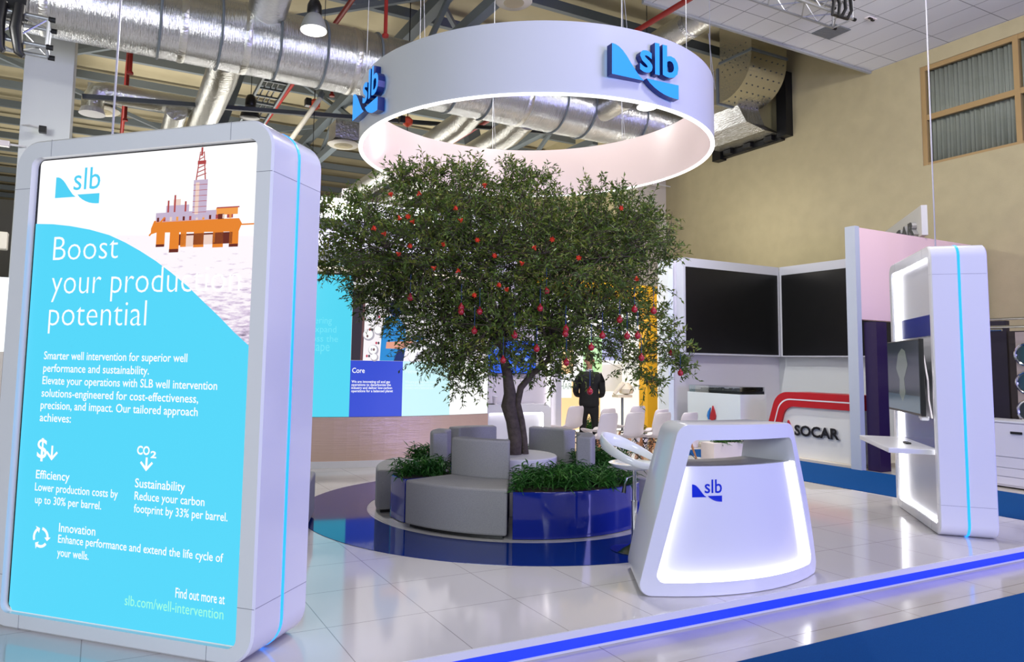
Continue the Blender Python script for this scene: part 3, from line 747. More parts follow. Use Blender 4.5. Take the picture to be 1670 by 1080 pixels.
for u, z, R in lobes:
    big = R > .30
    offs = [0] if not big else [0, -rng.uniform(.35, .6), rng.uniform(.4, .75)] if R > .45 else [0, -.3 if rng.random() < .5 else .35]
    for d in offs:
        c = tw(u, d + (rng.uniform(-.25, .25) if not big else 0), z)
        src = tw(-.10, .02, 1.62) if u < .25 else tw(.40, .02, 1.63)
        m = src.lerp(c, .45) + Vector((rng.uniform(-.15, .15), rng.uniform(-.15, .15), .1))
        pts = bez(src, src + Vector((0, 0, .35)), m + Vector((0, 0, .1)), c, 8)
        r0 = .017 if big else .009
        br.tube(pts, [r0 * (1 - .85 * k / 8) for k in range(9)], 6, cap=False)
        nt = int(22 + 290 * R * R) if R < .3 else int(215 * R * R + 45)
        for k in range(nt):
            v = Vector((rng.gauss(0, 1), rng.gauss(0, 1), rng.gauss(0, 1))).normalized()
            rr = R * (rng.random() ** .45)
            q = c + Vector((v.x, v.y, v.z * .95)) * rr * .82
            twig(q, v + Vector((0, 0, .35)), R * .25 + rng.uniform(.06, .2), rng.randint(8, 13))
        for k in range(5 if big else 2):
            v = Vector((rng.gauss(0, 1), rng.gauss(0, 1), rng.gauss(.2, .8))).normalized()
            br.tube(bez(c, c + v * R * .3, c + v * R * .6 + Vector((0, 0, .05)), c + v * R * .9, 4), [.007, .006, .005, .004, .002], 5, cap=False)
br.build('branches', BARK, tree, fix=False)
lf.build('foliage', LEAF, tree, fix=False)
# orange blossoms
bl = None
for px, py in [(661, 314), (723, 332), (630, 360), (652, 365), (648, 366), (733, 357), (762, 395), (602, 384), (592, 386), (704, 400), (730, 445), (758, 490), (645, 402), (625, 415), (773, 300), (792, 418), (800, 470), (617, 325),
               (690, 445), (838, 433), (885, 397), (1038, 453), (1010, 330), (927, 430), (815, 475), (860, 405)]:
    u = (px - 838) * PXM; z = 3.97 - (py - 252) * PXM * .965
    if bl is None:
        b = MB()
        for k in range(6):
            a = 2 * PI * k / 6
            for s in (.5, 1): blade(b, (0, 0, 0), (math.cos(a) * s, math.sin(a) * s, .5), .034, .022, .2)
        b.lathe([(.004, -.03), (.011, -.015), (.012, .004), (.006, .012)], 8); o = b.build('blossom', BLOSSOM, tree, fix=False); bl = o
    else:
        o = bl.copy(); COL.objects.link(o); o.parent = tree
    o.location = tw(u * .82, -1.0 - .5 * rng.random(), 1.6 + (z - 1.6) * .84); o.rotation_euler = (rng.uniform(0, 3), rng.uniform(0, 3), 0)
# red ornaments hanging on blue threads
orn = [(657, 497), (740, 512), (740, 519), (770, 518), (762, 551), (809, 599), (827, 557), (868, 511), (863, 579), (910, 545), (909, 553), (911, 601), (949, 648), (969, 555), (997, 528), (1009, 555), (1026, 554), (1032, 591), (1052, 512), (1091, 582), (1106, 615), (951, 575), (1021, 510), (878, 482)]
orn.sort()
words_ = ['first', 'second', 'third', 'fourth', 'fifth', 'sixth', 'seventh', 'eighth', 'ninth', 'tenth', 'eleventh', 'twelfth', 'thirteenth', 'fourteenth', 'fifteenth', 'sixteenth', 'seventeenth', 'eighteenth', 'nineteenth', 'twentieth',
          'twenty-first', 'twenty-second', 'twenty-third', 'twenty-fourth']
o0 = None
for k, (px, py) in enumerate(orn):
    u = (px - 838) * PXM; z = 3.97 - (py - 252) * PXM * .965; d = -.75 if px < 1080 else -.1
    sc = (8.15 + d) / 8.15
    loc = Vector((TC[0], TC[1], 0)) + tw(u * sc - .05 * d, d, 1.6 + (z - 1.6) * sc)
    lab = 'red pomegranate ornament hanging in the tree, %s from the left' % words_[k]
    if k == len(orn) - 1: lab = 'red pomegranate ornament hanging alone at the far right tip of the tree'
    if o0 is None:
        o0 = thing('pomegranate_ornament', lab, 'ornament', loc, 0, 'red ornaments in the tree')
        b = MB(); b.lathe([(.004, -.036), (.02, -.031), (.031, -.014), (.032, .003), (.025, .020), (.011, .031), (.007, .036), (.009, .048)], 14); b.build('fruit', BERRY, o0, smooth=True)
        b = MB(); b.tube([(0, 0, .045), (0, 0, .24)], .003, 5); b.build('thread', THREAD, o0)
    else: dup(o0, loc, 0, lab)

# ------------------------------------------------------------------ suspended ring with emblems
RC = (4.33, 6.95); RR = 1.995; RZ0, RZ1 = 3.97, 4.645
halo = thing('suspended_ring', 'large white suspended ring banner with two lit blue emblems and glowing rim', 'ring banner', (RC[0], RC[1], RZ0))
n = 160
cir = lambda r, z: [(r * math.cos(2 * PI * k / n), r * math.sin(2 * PI * k / n), z) for k in range(n)]
h = RZ1 - RZ0
b = MB(); b.loops([cir(RR, 0.012), cir(RR, h), cir(RR - .012, h)]); b.build('outer_skin', VINYL_OUT, halo, smooth=True)
b = MB(); b.loops([cir(RR - .035, .012), cir(RR - .035, h), cir(RR - .012, h)]); b.build('inner_skin', VINYL_IN_PINKLIT, halo, smooth=True)
b = MB(); b.loops([cir(RR + .004, .014), cir(RR + .004, 0), cir(RR - .038, 0), cir(RR - .038, .014), cir(RR + .004, .014)]); b.build('rim_light', RIMLED, halo, fix=True)
for ang, w, zz in ((267.5, .745, .075), (181.0, .76, .075)):
    a = math.radians(ang); t = Vector((-math.sin(a), math.cos(a), 0)); nr = Vector((math.cos(a), math.sin(a), 0))
    def rm(x, z, d=0, t=t, nr=nr): return tuple(nr * (RR + .065 - d) + t * x + Vector((0, 0, z)))
    b = MB(); solid_logo(b, -w / 2, zz, w, rm, .075, .018); b.build('emblem', [LOGOFACE, LOGOSIDE], halo, fix=False)
for ang in (20, 75, 150, 205, 262, 318, 345):
    a = math.radians(ang); x, y = (RR - .015) * math.cos(a), (RR - .015) * math.sin(a)
    b = MB(); b.tube([(x, y, h - .01), (x + .01, y + .03, h + .5), (x * .985, y * .985, 5.6)], .004, 5); b.tube([(x + .05, y, h - .01), (x * .985, y * .985, h + .62)], .003, 5); b.build('suspension_wire', mat('steel_wire', 'b9bbc0', .4, metal=.6), halo)

# ------------------------------------------------------------------ curved video wall
LC = (4.2, 15.9); LR = 5.51
def lm_(x, z, k=0.0):
    a = -PI / 2 + x / LR; R = LR + k
    return (LC[0] + R * math.cos(a), LC[1] + R * math.sin(a), z)
def lpatch(b, x0, x1, z0, z1, k, n=16):
    b.loops([[lm_(x0 + (x1 - x0) * i / n, z0, k) for i in range(n + 1)], [lm_(x0 + (x1 - x0) * i / n, z1, k) for i in range(n + 1)]], close=False)
XL, XR = -3.0, 1.62
vw = thing('video_wall', 'long curved video wall with cyan, blue and photo panels behind the tree', 'video wall', (0, 0, 0.001))
def lbox(b, x0, x1, z0, z1, k0, k1, n=24):
    A = [[lm_(x0 + (x1 - x0) * i / n, z, k) for i in range(n + 1)] for z, k in ((z0, k0), (z1, k0), (z1, k1), (z0, k1))]
    b.loops(A + [A[0]], close=False)
    for i in (0, n): b.ngon([A[j][i] for j in range(4)])
b = MB(); lbox(b, XL, XR, .10, .745, 0, -.3); b.build('plinth', grid_lines(COPPER, (1, 1, .028), (0, 0, 0), .008, '8f7d72', axes=('Z',)) if False else COPPER, vw)
b = MB(); lbox(b, XL, XR, 0, .10, .012, -.3); b.build('kickboard', EDGEW, vw)
b = MB(); lbox(b, XL, XR, .745, 2.90, -.012, -.3); b.build('cabinet', BLACK, vw)
V_CY = emit('wall_cyan', '56d8f4', 1.0); V_BL = emit('wall_blue', '3a52d4', 1.0); V_PC = emit('wall_pale', 'cdf6fb', 1.02); V_W = emit('wall_white', 'ffffff', 1.05)
V_T = emit('wall_faint_text', '74e6fa', 1.0); V_T2 = emit('wall_faint_white', 'e4fcfe', 1.0)
b = MB(); lpatch(b, XL, -.862, .75, 2.87, 0, 30); vs = b.build('display_cyan', V_CY, vw, fix=False)
b = MB(); lpatch(b, -.862, -.043, .75, 1.590, 0); v2 = b.build('display_blue', V_BL, vw, fix=False)
b = MB(); lpatch(b, -.043, .80, .75, 1.590, 0); v3 = b.build('display_pale', V_PC, vw, fix=False)
b = MB(); lpatch(b, .80, 1.605, .75, 1.590, 0); b.build('display_white', V_W, vw, fix=False)
b = MB(); lpatch(b, -.862, 1.605, 1.590, 2.87, 0); pic = b.build('display_photo', emit('wall_photo', 'fbf6fa', 1.0), vw, fix=False)
def T(k): return lambda x, z: lm_(x, z, k)
b = MB(); put_text(b, 'Core', -.835, 1.405, .19, T(.003), .01, height=.075)
for k, (s, w) in enumerate([('We are innovating oil and gas', .595), ('operations to decarbonize the', .61), ('industry and deliver low-carbon', .63), ('operations for a balanced planet', .645)]):
    put_text(b, s, -.84, 1.256 - .0465 * k, w, T(.003), .015, height=.038)
b.build('lettering', V_W, v2, fix=False)
b = MB(); put_text(b, 'ering', -1.41, 2.13, .25, T(.003), 0, height=.095); put_text(b, 'expand', -1.46, 2.0, .37, T(.003), 0, height=.095); put_text(b, 'cross the', -1.56, 1.86, .50, T(.003), 0, height=.095); put_text(b, 'scape', -1.50, 1.72, .32, T(.003), 0, height=.095)
b.build('faint_lettering', V_T, vs, fix=False)
b = MB(); put_text(b, 'New', -.0, 1.405, .2, T(.003), .01, height=.07)
for k, (s, w) in enumerate([('We are growing new energy in', .6), ('systems to support a low carbon', .6), ('industry and a balanced plan', .5)]): put_text(b, s, .0, 1.256 - .0465 * k, w, T(.003), .01, height=.038)
b.build('faint_lettering', V_T2, v3, fix=False)
pm = [emit('photo_' + c, h, 1.0) for c, h in (('dark', '3b3440'), ('blue', '2f8fd8'), ('skin', 'e8a48c'), ('grey', 'b5b0bd'), ('white', 'ffffff'), ('deep', '1d2f66'), ('red', 'c2405a'), ('brown', '6d4d50'))]
def blob(cx, cz, rx, rz, c, k, n=20):
    b.cur = c; b.ngon([lm_(cx + rx * math.cos(2 * PI * i / n), cz + rz * math.sin(2 * PI * i / n), k) for i in range(n)])
def poly(P, c, k): b.cur = c; b.ngon([lm_(x, z, k) for x, z in P])
b = MB()
poly([(-.86, 1.592), (-.68, 1.592), (-.66, 2.72), (-.86, 2.76)], 0, .002); poly([(-.72, 1.592), (-.69, 1.592), (-.66, 2.70), (-.69, 2.70)], 7, .003)
poly([(-.86, 2.76), (-.86, 2.68), (-.1, 2.36), (-.1, 2.45)], 4, .004); poly([(-.86, 2.868), (-.86, 2.78), (-.2, 2.55), (.2, 2.868)], 0, .002)
for cx, cz, r in ((-.60, 1.98, .09), (-.52, 1.75, .08), (-.55, 2.3, .11), (-.45, 2.05, .07), (-.50, 1.64, .06)):
    blob(cx, cz, r, r, 3, .004); blob(cx - .01, cz + .01, r * .8, r * .8, 4, .005)
for k in range(14): blob(-.62 + .035 * (k % 7), 1.66 + .1 * (k // 2), .016, .022, (6, 0, 3, 7)[k % 4], .006, 8)
poly([(-.42, 1.592), (-.04, 1.592), (.0, 1.85), (-.02, 2.12), (-.16, 2.30), (-.34, 2.26), (-.40, 2.0)], 1, .007)
poly([(-.20, 1.592), (-.04, 1.592), (-.02, 1.75), (-.12, 1.80)], 5, .008)
poly([(-.33, 1.78), (-.05, 1.78), (.14, 1.90), (.13, 1.98), (-.04, 1.90), (-.32, 1.88)], 2, .009)
blob(.19, 1.95, .12, .05, 1, .010); blob(-.18, 2.40, .11, .13, 5, .008)
for r, c, k in ((.27, 3, .006), (.24, 4, .007), (.15, 3, .008), (.12, 4, .009), (.07, 0, .010), (.045, 3, .011)): poly([(.33 + r * math.cos(t), 1.60 + max(0, r * math.sin(t)) * 1.15) for t in [PI * i / 20 for i in range(21)]], c, k)
blob(.12, 1.72, .09, .16, 3, .005); blob(.1, 1.72, .07, .13, 4, .006)
rq = random.Random(5)
for k in range(46): blob(rq.uniform(.5, 1.5), rq.uniform(1.62, 2.6), rq.uniform(.015, .06), rq.uniform(.015, .06), rq.choice((3, 3, 4, 6, 7, 0)), .004 + .0001 * k, 9)
b.build('engineer_photo', pm, pic, fix=False)
# hood and header behind the video wall
b = MB(); lbox(b, XL, XR, 2.905, 3.0, -.10, -.3); lbox(b, XL, XR, 2.995, 3.22, .35, -.3); b.build('header', STANDW, vw)
b = MB(); lbox(b, XL, XR - .05, 2.955, 2.985, -.02, -.06); b.build('cove_light', emit('cove_warm', 'ffeccd', 2.2, 'ffffff'), vw)
b = MB()
for i, (x, z) in enumerate(((-.50, 2.92), (-.38, 2.93))): lbox(b, x, x + .08, z - .02, z + .07, -.05, -.09, 2)
b.build('blue_tab', INK, vw)
# white fascia and wall behind
fs = thing('rear_fascia', 'high white fascia band with spotlights seen above the video wall', 'fascia', (0, 0, 0))
b = MB(); b.box(-1.0, 8.0, 13.25, 13.5, 4.28, 4.68); b.build('fascia_band', mat('fascia_white', 'eef0f4', .5), fs)
b = MB(); b.box(-1.0, 8.0, 13.45, 13.65, 0.003, 4.28); b.build('fascia_wall', mat('lavender_wall', 'b4b2c4', .6), fs)
for x in (3.95, 5.72):
    sp = thing('spotlight', 'round white spotlight clipped above the white fascia, %s' % ('left one' if x < 5 else 'behind the tree crown'), 'spotlight', (x, 12.9, 4.74), 0, 'spotlights on the fascia')
    b = MB(); b.lathe([(.07, -.07), (.085, -.05), (.07, .04), (.03, .06)], 16); b.build('spot_shell', WHITEP, sp, smooth=True)
    b = MB(); b.lathe([(.066, -.074), (.066, -.0705)], 16); b.build('spot_lens', LAMPGLOW, sp)
    b = MB(); b.tube([(0, 0, .055), (0, .3, .12), (0, .38, -.12)], .012, 6); b.build('spot_arm', WHITEP, sp)
    l = bpy.data.lights.new('spot_beam', 'SPOT'); l.energy = 260; l.spot_size = 1.7; l.spot_blend = .7; l.shadow_soft_size = .06
    o = bpy.data.objects.new('spot_beam', l); COL.objects.link(o); o.parent = sp; o.location = (0, .0, -.08); o.rotation_euler = (math.radians(55), 0, 0)

# ------------------------------------------------------------------ bar niche right of the video wall
nk = thing('niche_wall', 'white wall with glowing right edge and lavender end panel beside the video wall', 'partition', (0, 0, 0.001))
b = MB(); b.box(5.72, 7.36, 11.15, 11.3, 0, 3.0); b.build('wall_panel', mat('niche_paint', 'd8d2da', .5), nk)
b = MB(); b.box(5.74, 5.84, 10.72, 11.15, 0, 3.0); b.build('end_panel', STANDW, nk)
b = MB(); b.box(7.30, 7.345, 11.10, 11.148, .02, 2.95); b.build('edge_light', emit('niche_led', 'fff8f4', 2.6, 'ffffff'), nk)
b = MB(); b.box(7.40, 7.52, 11.0, 11.3, 0, 3.0); b.build('post', STANDW, nk)
bar = thing('bar_counter', 'low white bar counter with lit rectangular front behind the tree trunk', 'counter', (0, 0, 0.001))
b = MB()
o1 = [(5.87, 0.0), (7.15, 0.0), (7.15, .88), (5.87, .88)]; o1 = round_poly(o1, [.01, .01, .12, .01], 6); i1 = round_poly([(5.90, .02), (7.0, .02), (7.0, .74), (5.90, .74)], [.01, .01, .05, .01], 6)
Fy = lambda lp, y: [(x, y, z) for x, z in lp]
b.loops([Fy(i1, 10.84), Fy(i1, 10.78), Fy(o1, 10.78), Fy(o1, 11.12)]); b.ngon(Fy(o1, 11.12)); b.build('bar_shell', GLOSS, bar)
b = MB(); b.ngon(Fy(i1, 10.835)); b.build('bar_panel', GLOSS, bar, fix=False)
b = MB(); b.loops([Fy([(x, z - .001) if z > .5 else (x - .001, z) for x, z in i1], y) for y in (10.79, 10.83)]); b.build('halo_light', LEDWHITE, bar, fix=False)
ct = thing('coffee_cup', 'white paper cup standing on the lit bar counter by the trunk', 'cup', (6.09, 10.93, .8815))
b = MB(); b.lathe([(.035, 0), (.045, .12), (.047, .125), (.042, .123)], 18); b.build('cup_body', WHITEP, ct, smooth=True)
b = MB(); b.lathe([(.048, .125), (.048, .135), (.03, .14)], 18); b.build('lid', EDGEW, ct, smooth=True)
ph = thing('black_tray', 'small flat black tray on the bar counter beside the white cup', 'tray', (5.98, 10.88, .8815))
b = MB(); b.box(-.06, .06, -.04, .04, 0, .012); b.build('tray_base', BLACK, ph, bevel=.003)
b = MB(); b.box(-.055, .055, -.035, .035, .012, .014); b.build('tray_liner', STEELD, ph)
tv2 = thing('television', 'wall television with blue picture half hidden behind the tree trunk', 'television', (6.50, 11.08, 1.70))
b = MB(); b.box(-.52, .52, 0, .05, -.30, .30); b.build('housing', BLACK, tv2, bevel=.005)
b = MB(); b.box(-.505, .505, -.002, 0, -.285, .285); s2 = b.build('display', emit('tv_blue', '3a6cf0', 1.0, '050510', .15), tv2)
b = MB()
for x, z, w in ((-.35, .12, .22), (-.05, .05, .3), (.25, -.08, .16), (-.2, -.18, .3)): b.box(x, x + w, -.003, -.0021, z, z + .06)
b.build('display_shapes', emit('tv_lightblue', '8cb4ff', 1.0, '050510', .15), s2)
# ------------------------------------------------------------------ yellow stand
yl = thing('yellow_stand', 'bright yellow framed stand with posters behind the man', 'stand', (0, 0, 0.001))
b = MB(); b.box(11.62, 11.93, 13.4, 13.7, 0 - .1, 3.5); b.build('pillar', YELLOW, yl)
b = MB(); b.box(8.6, 11.62, 13.4, 13.7, 3.12, 3.5); b.build('beam', YELLOW, yl)
b = MB(); b.box(8.4, 13.4, 15.0, 15.1, -.1, 3.5); bw = b.build('back_panel', emit('lightbox_white', 'f6f6f0', .85, 'eeeeee'), yl)
PO = [emit('poster_' + nme, hx, .9, 'cccccc') for nme, hx in (('yellow', 'f5b91c'), ('white', 'eaf2f2'), ('sky', 'a6d4e4'), ('green', '5cc22c'), ('leaf', '2f7d4c'), ('pool', '3f9fc8'), ('skin', 'e8b98c'), ('brick', 'b0542c'), ('blue', '3e62b0'), ('stone', 'c4beb0'), ('ink', '1c6a3c'))]
def yq(x0, x1, z0, z1, c, d): b.cur = c; b.ngon([(x0, 15 - d, z0), (x1, 15 - d, z0), (x1, 15 - d, z1), (x0, 15 - d, z1)])
b = MB()
yq(8.9, 9.98, .2, 1.45, 2, .004); yq(9.0, 9.98, .2, .5, 5, .006); yq(9.25, 9.98, .5, .68, 4, .006); yq(9.0, 9.98, 1.40, 1.5, 7, .006)
yq(9.98, 11.45, -.05, 1.15, 0, .005); yq(10.02, 10.55, .75, 1.3, 1, .008); yq(9.98, 10.6, 1.35, 2.2, 0, .006); yq(10.9, 11.5, 1.4, 2.3, 3, .006); yq(9.6, 10.2, 1.6, 2.0, 4, .006)
yq(9.6, 10.1, 2.1, 2.45, 6, .006); yq(11.5, 12.15, 1.7, 2.6, 8, .006); yq(11.3, 12.15, .9, 1.6, 9, .006)
put_text(b, 'HAR', 10.20, .96, .36, lambda x, z: (x, 15 - .012, z), .02, height=.16)
b.cur = 10; put_text(b, 'HAR', 10.20, .96, .36, lambda x, z: (x, 15 - .014, z), .02, height=.16)
b.cur = 3; b.ngon([(10.11 + .055 * math.cos(t), 15 - .013, 1.04 + .055 * math.sin(t)) for t in [2 * PI * k / 12 for k in range(12)]])
b.build('poster', PO, bw, fix=False)
mdl = thing('pump_model', 'cream scale model on a grey stem at the white panel of the yellow stand', 'model', (11.35, 14.0, 0.003))
b = MB(); b.tube([(0, 0, 0), (0, 0, .82)], .03, 8); b.build('stem', STEEL, mdl)
b = MB(); b.box(-.22, .22, -.12, .12, .8, .86); b.tube([(-.25, 0, .88), (0, 0, 1.12), (.26, 0, 1.05)], [.04, .07, .05], 8); b.lathe([(.02, .86), (.16, .9), (.18, 1.0), (.08, 1.15)], 12, (.12, 0, 0)); b.build('machine', mat('cream_plastic', 'dad3bf', .5), mdl, smooth=True)

# ------------------------------------------------------------------ stand with two black screens and red arch
sg = thing('corner_stand', 'grey white corner stand wall with tall end post, left of the pink panel', 'stand', (0, 0, 0))
b = MB(); b.box(11.57, 15.55, 12.68, 12.92, ZF + .002, 4.06); b.build('rear_wall', STANDW, sg)
b = MB(); b.box(11.55, 11.70, 12.60, 12.94, ZF + .002, 4.06); b.build('end_post', mat('post_bluewhite', 'dfe9f2', .5), sg)
b = MB(); b.box(15.28, 15.55, 8.12, 12.68, ZF + .002, 4.06); b.build('side_wall', mat('side_white', 'c8ced2', .6), sg)
b = MB(); b.box(11.66, 15.55, 7.96, 8.12, ZF + .002 + 2.57, 4.06); b.build('pink_panel', STANDP, sg)
b = MB(); b.box(11.54, 11.66, 7.95, 8.14, ZF + .002, 4.08); b.build('front_post', mat('post_grey', 'b4bcc8', .5), sg)
b = MB(); b.box(11.60, 15.5, 8.13, 12.7, ZF + .002, ZF + .05); b.build('plinth', mat('plinth_stone', 'cfc6b8', .4), sg)
for nm, lab, bx, sx in (('screen_wall', 'large black switched-off screen in a white frame, left one facing the front', (11.87, 15.05, 12.44, 12.675, 1.86, 4.10), (11.93, 14.98, 12.435, 12.44, 1.90, 3.89)),
                        ('screen_wall', 'black switched-off screen in a white frame, right one beside the pink panel', (15.04, 15.275, 8.6, 12.42, 1.86, 4.10), (15.035, 15.04, 8.7, 12.36, 1.89, 3.89))):
    t = thing(nm, lab, 'screen', (0, 0, 0), 0, 'black screens of the corner stand')
    b = MB(); b.box(*bx); b.build('surround', mat('surround_white', 'c3c6d2', .5), t)
    b = MB(); b.box(*sx); b.build('display', SCREENOFF, t)
vt = thing('display_counter', 'tall white display counter with glass top and flame emblem', 'display counter', (0, 0, ZF + .052))
b = MB(); b.box(11.78, 12.55, 10.75, 12.25, 0, 1.09); b.build('counter_body', mat('counter_white', 'd4dee4', .4), vt, bevel=.004)
b = MB(); b.box(11.81, 12.52, 10.78, 12.22, 1.09, 1.15); b.build('model_tray', STEELD, vt)
b = MB()
for k in range(26): b.box(11.9 + rng.uniform(0, .5), 12.0 + rng.uniform(.0, .5), 10.85 + .05 * k, 10.88 + .05 * k, 1.15, 1.16 + rng.uniform(0, .04))
b.build('scale_model', mat('model_grey', '6f7274', .5), vt, fix=False)
b = MB(); b.box(11.80, 12.53, 10.77, 10.78, 1.09, 1.24); b.box(11.80, 12.53, 12.22, 12.23, 1.09, 1.24); b.box(11.80, 11.805, 10.78, 12.22, 1.09, 1.24); b.box(12.525, 12.53, 10.78, 12.22, 1.09, 1.24); b.box(11.80, 12.53, 10.77, 12.23, 1.24, 1.247)
b.build('glass_cover', GLASS, vt)
FLB = mat('flame_blue', '1e78c8', .3); FLR = mat('flame_red', 'a81424', .3); FLW = mat('flame_pink', 'e6c4cc', .3)
def flame(root, m3, s, d):
    L = [(-.30, .0), (-.42, .25), (-.33, .55), (-.10, .85), (-.16, .5), (-.22, .2), (-.2, .0)]
    R = [(-.15, .0), (-.10, .35), (.04, .7), (.12, 1.0), (.30, .62), (.40, .3), (.34, .05), (.1, -.05)]
    for P, m, nm, dd in ((L, FLB, 'flame_blue', d), (R, FLR, 'flame_red', d)):
        b = MB(); b.prism([(x * s, z * s) for x, z in P], m3, dd); b.build(nm, m, root)
flame(vt, lambda x, z, d: (11.777 - .03 + d, 11.52 - x, .52 + z), .3, .03)
arch = thing('arch_counter', 'white counter wall with red arch trim and black lettering', 'counter', (0, 0, ZF + .052))
AX = 11.72
def am(y, z, d): return (AX + d, y, z)
def yz(pts): return pts
oA = [(8.16, 0), (8.16, 1.20), (9.55, 1.20)] + [(9.55 + .35 * math.sin(t), .85 + .35 * math.cos(t)) for t in [PI / 2 * .8 * k / 8 for k in range(1, 9)]] + [(10.12, .25), (10.2, 0)]
iA = [(8.16, 0), (8.16, .93), (9.42, .93)] + [(9.42 + .26 * math.sin(t), .67 + .26 * math.cos(t)) for t in [PI / 2 * .8 * k / 8 for k in range(1, 9)]] + [(9.83, .2), (9.9, 0)]
b = MB(); b.prism(iA, lambda y, z, d: am(y, z, d + .05), .5); b.build('counter_body', mat('arch_white', 'dcdcda', .35), arch)
b = MB(); F1 = [am(y, z, 0) for y, z in oA[1:]]; F2 = [am(y, z, 0) for y, z in iA[1:]]; B1 = [am(y, z, .6) for y, z in oA[1:]]; B2 = [am(y, z, .6) for y, z in iA[1:]]
b.loops([F1, F2, B2, B1, F1], close=False); b.ngon([F1[0], F2[0], B2[0], B1[0]]); b.build('red_trim', SOCRED, arch)
mid = [((a[0] + c[0]) / 2, (a[1] + c[1]) / 2) for a, c in zip(oA[1:], iA[1:])]; mid[0] = (8.24, mid[0][1])
m1 = [(a[0] + (c[0] - a[0]) * .09, a[1] + (c[1] - a[1]) * .09) for a, c in zip(mid, oA[1:])]; m2 = [(a[0] + (c[0] - a[0]) * .09, a[1] + (c[1] - a[1]) * .09) for a, c in zip(mid, iA[1:])]
b = MB(); b.loops([[am(y, z, -.004) for y, z in m1], [am(y, z, -.004) for y, z in m2]], close=False); b.build('white_line', EDGEW, arch, fix=False)
b = MB(); m3 = lambda x, z, d: (AX + .012 + d, 9.42 - x, z)
A, E = text_prism(b, 'SOCAR', 0, .405, .93, m3, .05, height=.19, offset=.035); b.cur = 1; add_sides(b, A, E, m3, .05)
b.build('lettering', [BLACK, SILVER], arch, fix=False)
flame(arch, lambda x, z, d: (AX + .012 + d, 9.60 - x, .37 + z), .30, .05)
# hanging board with the same lettering, diagonal, behind the pink panel
hb = thing('name_board', 'white diagonal name board with dark lettering rising behind the pink panel', 'sign', (13.5, 7.96, 4.106), PI / 4)
b = MB(); b.box(0, 2.75, -.10, 0, 0, .565); b.build('board', mat('board_white', 'c9c9c6', .5), hb)
b = MB(); m3 = lambda x, z, d: (2.62 - x, .08 - d, z)
A, E = text_prism(b, 'SOCAR', .10, .06, 2.32, m3, .08, height=.27, offset=.03); b.cur = 1; add_sides(b, A, E, m3, .08); b.build('lettering', [STEELD, SILVER], hb, fix=False)

# ------------------------------------------------------------------ purple stand, washing machine wall, white cabinet
pp = thing('purple_stand', 'dark purple stand partition with white lettering below the pink panel', 'stand', (0, 0, ZF + .002))
b = MB(); b.box(11.70, 11.98, 7.72, 7.94, 0, 2.52); b.build('end_post', mat('purple_post', '2c1a44', .4), pp)
b = MB(); b.box(12.72, 12.82, 6.25, 7.94, 0, 2.52); pb = b.build('back_panel', mat('purple_panel', '1a1226', .4), pp)
TXT = emit('white_print', 'dcd8e2', .8, 'dddddd'); b = MB()
for s, z, w, hh in (('SOCAR', 2.17, .50, .10), ('working', 1.74, .44, .09), ('data,', 1.60, .30, .09), ('liveable', 1.44, .47, .09)):
    put_text(b, s, 0, 0, w, lambda x, zz, w=w, z=z: (12.716, 6.93 + w - x, z + zz), .012, height=hh)
b.build('lettering', TXT, pb, fix=False)
b = MB(); b.box(12.712, 12.719, 6.86, 7.42, .35, 1.05); b.build('rig_photo', emit('rig_blue', '24406e', .7, '203050'), pb)
b = MB(); b.box(12.1, 12.3, 7.3, 7.5, .0, .75); b.tube([(12.2, 7.4, .75), (12.2, 7.4, 1.2)], [.05, .03], 8); b.tube([(12.1, 7.4, 1.0), (12.3, 7.4, 1.1)], .03, 6); b.build('rig_model', BLACK, pp)
b = MB(); b.tube([(12.5, 7.9, 2.36), (12.5, 6.2, 2.36)], .02, 8); b.build('hanging_rail', CHROME, pp)
wa = thing('machine_wall', 'brown grey wall panel of stacked round machine doors behind the white cabinet', 'display wall', (0, 0, ZF + .002))
b = MB(); b.box(12.72, 12.82, 4.0, 6.22, 0, 2.35); b.build('back_panel', mat('wash_dark', '2a2024', .5), wa)
b = MB(); b.box(12.66, 12.72, 4.0, 6.10, .9, 2.33); b.build('machine_panel', mat('wash_taupe', 'a2948f', .45), wa)
DRG = mat('porthole_glass', '2c3a40', .08, coat=.5)
for z in (1.98, 1.55, 1.12):
    for y in (5.94, 5.32):
        b = MB(); b.tube([(12.65, y + .165 * math.cos(t), z + .165 * math.sin(t)) for t in [2 * PI * k / 28 for k in range(29)]], .022, 8); dr = b.build('door_ring', CHROME if y > 5.5 else SILVER, wa, smooth=True)
        b = MB(); b.ngon([(12.652, y + .15 * math.cos(t), z + .15 * math.sin(t)) for t in [2 * PI * k / 24 for k in range(24)]]); b.build('porthole', DRG, dr, fix=False)
b = MB(); b.tube([(12.0, 6.6, 2.50), (12.0, 3.6, 2.50)], .02, 8); b.tube([(12.0, 6.6, 2.38), (12.0, 3.6, 2.38)], .02, 8)
rl = b.build('chrome_rail', CHROME, wa)
cb = thing('white_cabinet', 'low white cabinet with drawers and black handles right of the kiosk', 'cabinet', (0, 0, ZF + .002))
b = MB(); b.box(12.02, 12.6, 4.0, 6.40, .02, .96); b.build('body', mat('cabinet_white', 'cfcdd8', .4), cb, bevel=.004)
b = MB(); b.box(12.0, 12.62, 3.98, 6.42, .96, .985); b.build('top_board', EDGEW, cb)
for z0, z1 in ((.46, .94), (.30, .445), (.17, .29), (.05, .16)):
    for y0, y1 in ((5.3, 6.38), (4.02, 5.28)):
        b = MB(); b.box(12.003, 12.02, y0, y1, z0, z1); dw = b.build('drawer', mat('drawer_white', 'd2d0dc', .4), cb, bevel=.003)
        if z1 > .9:
            b = MB(); b.box(11.985, 12.003, y0 + .45, y0 + .60, z0 + .34, z0 + .375); b.build('handle', BLACK, dw)

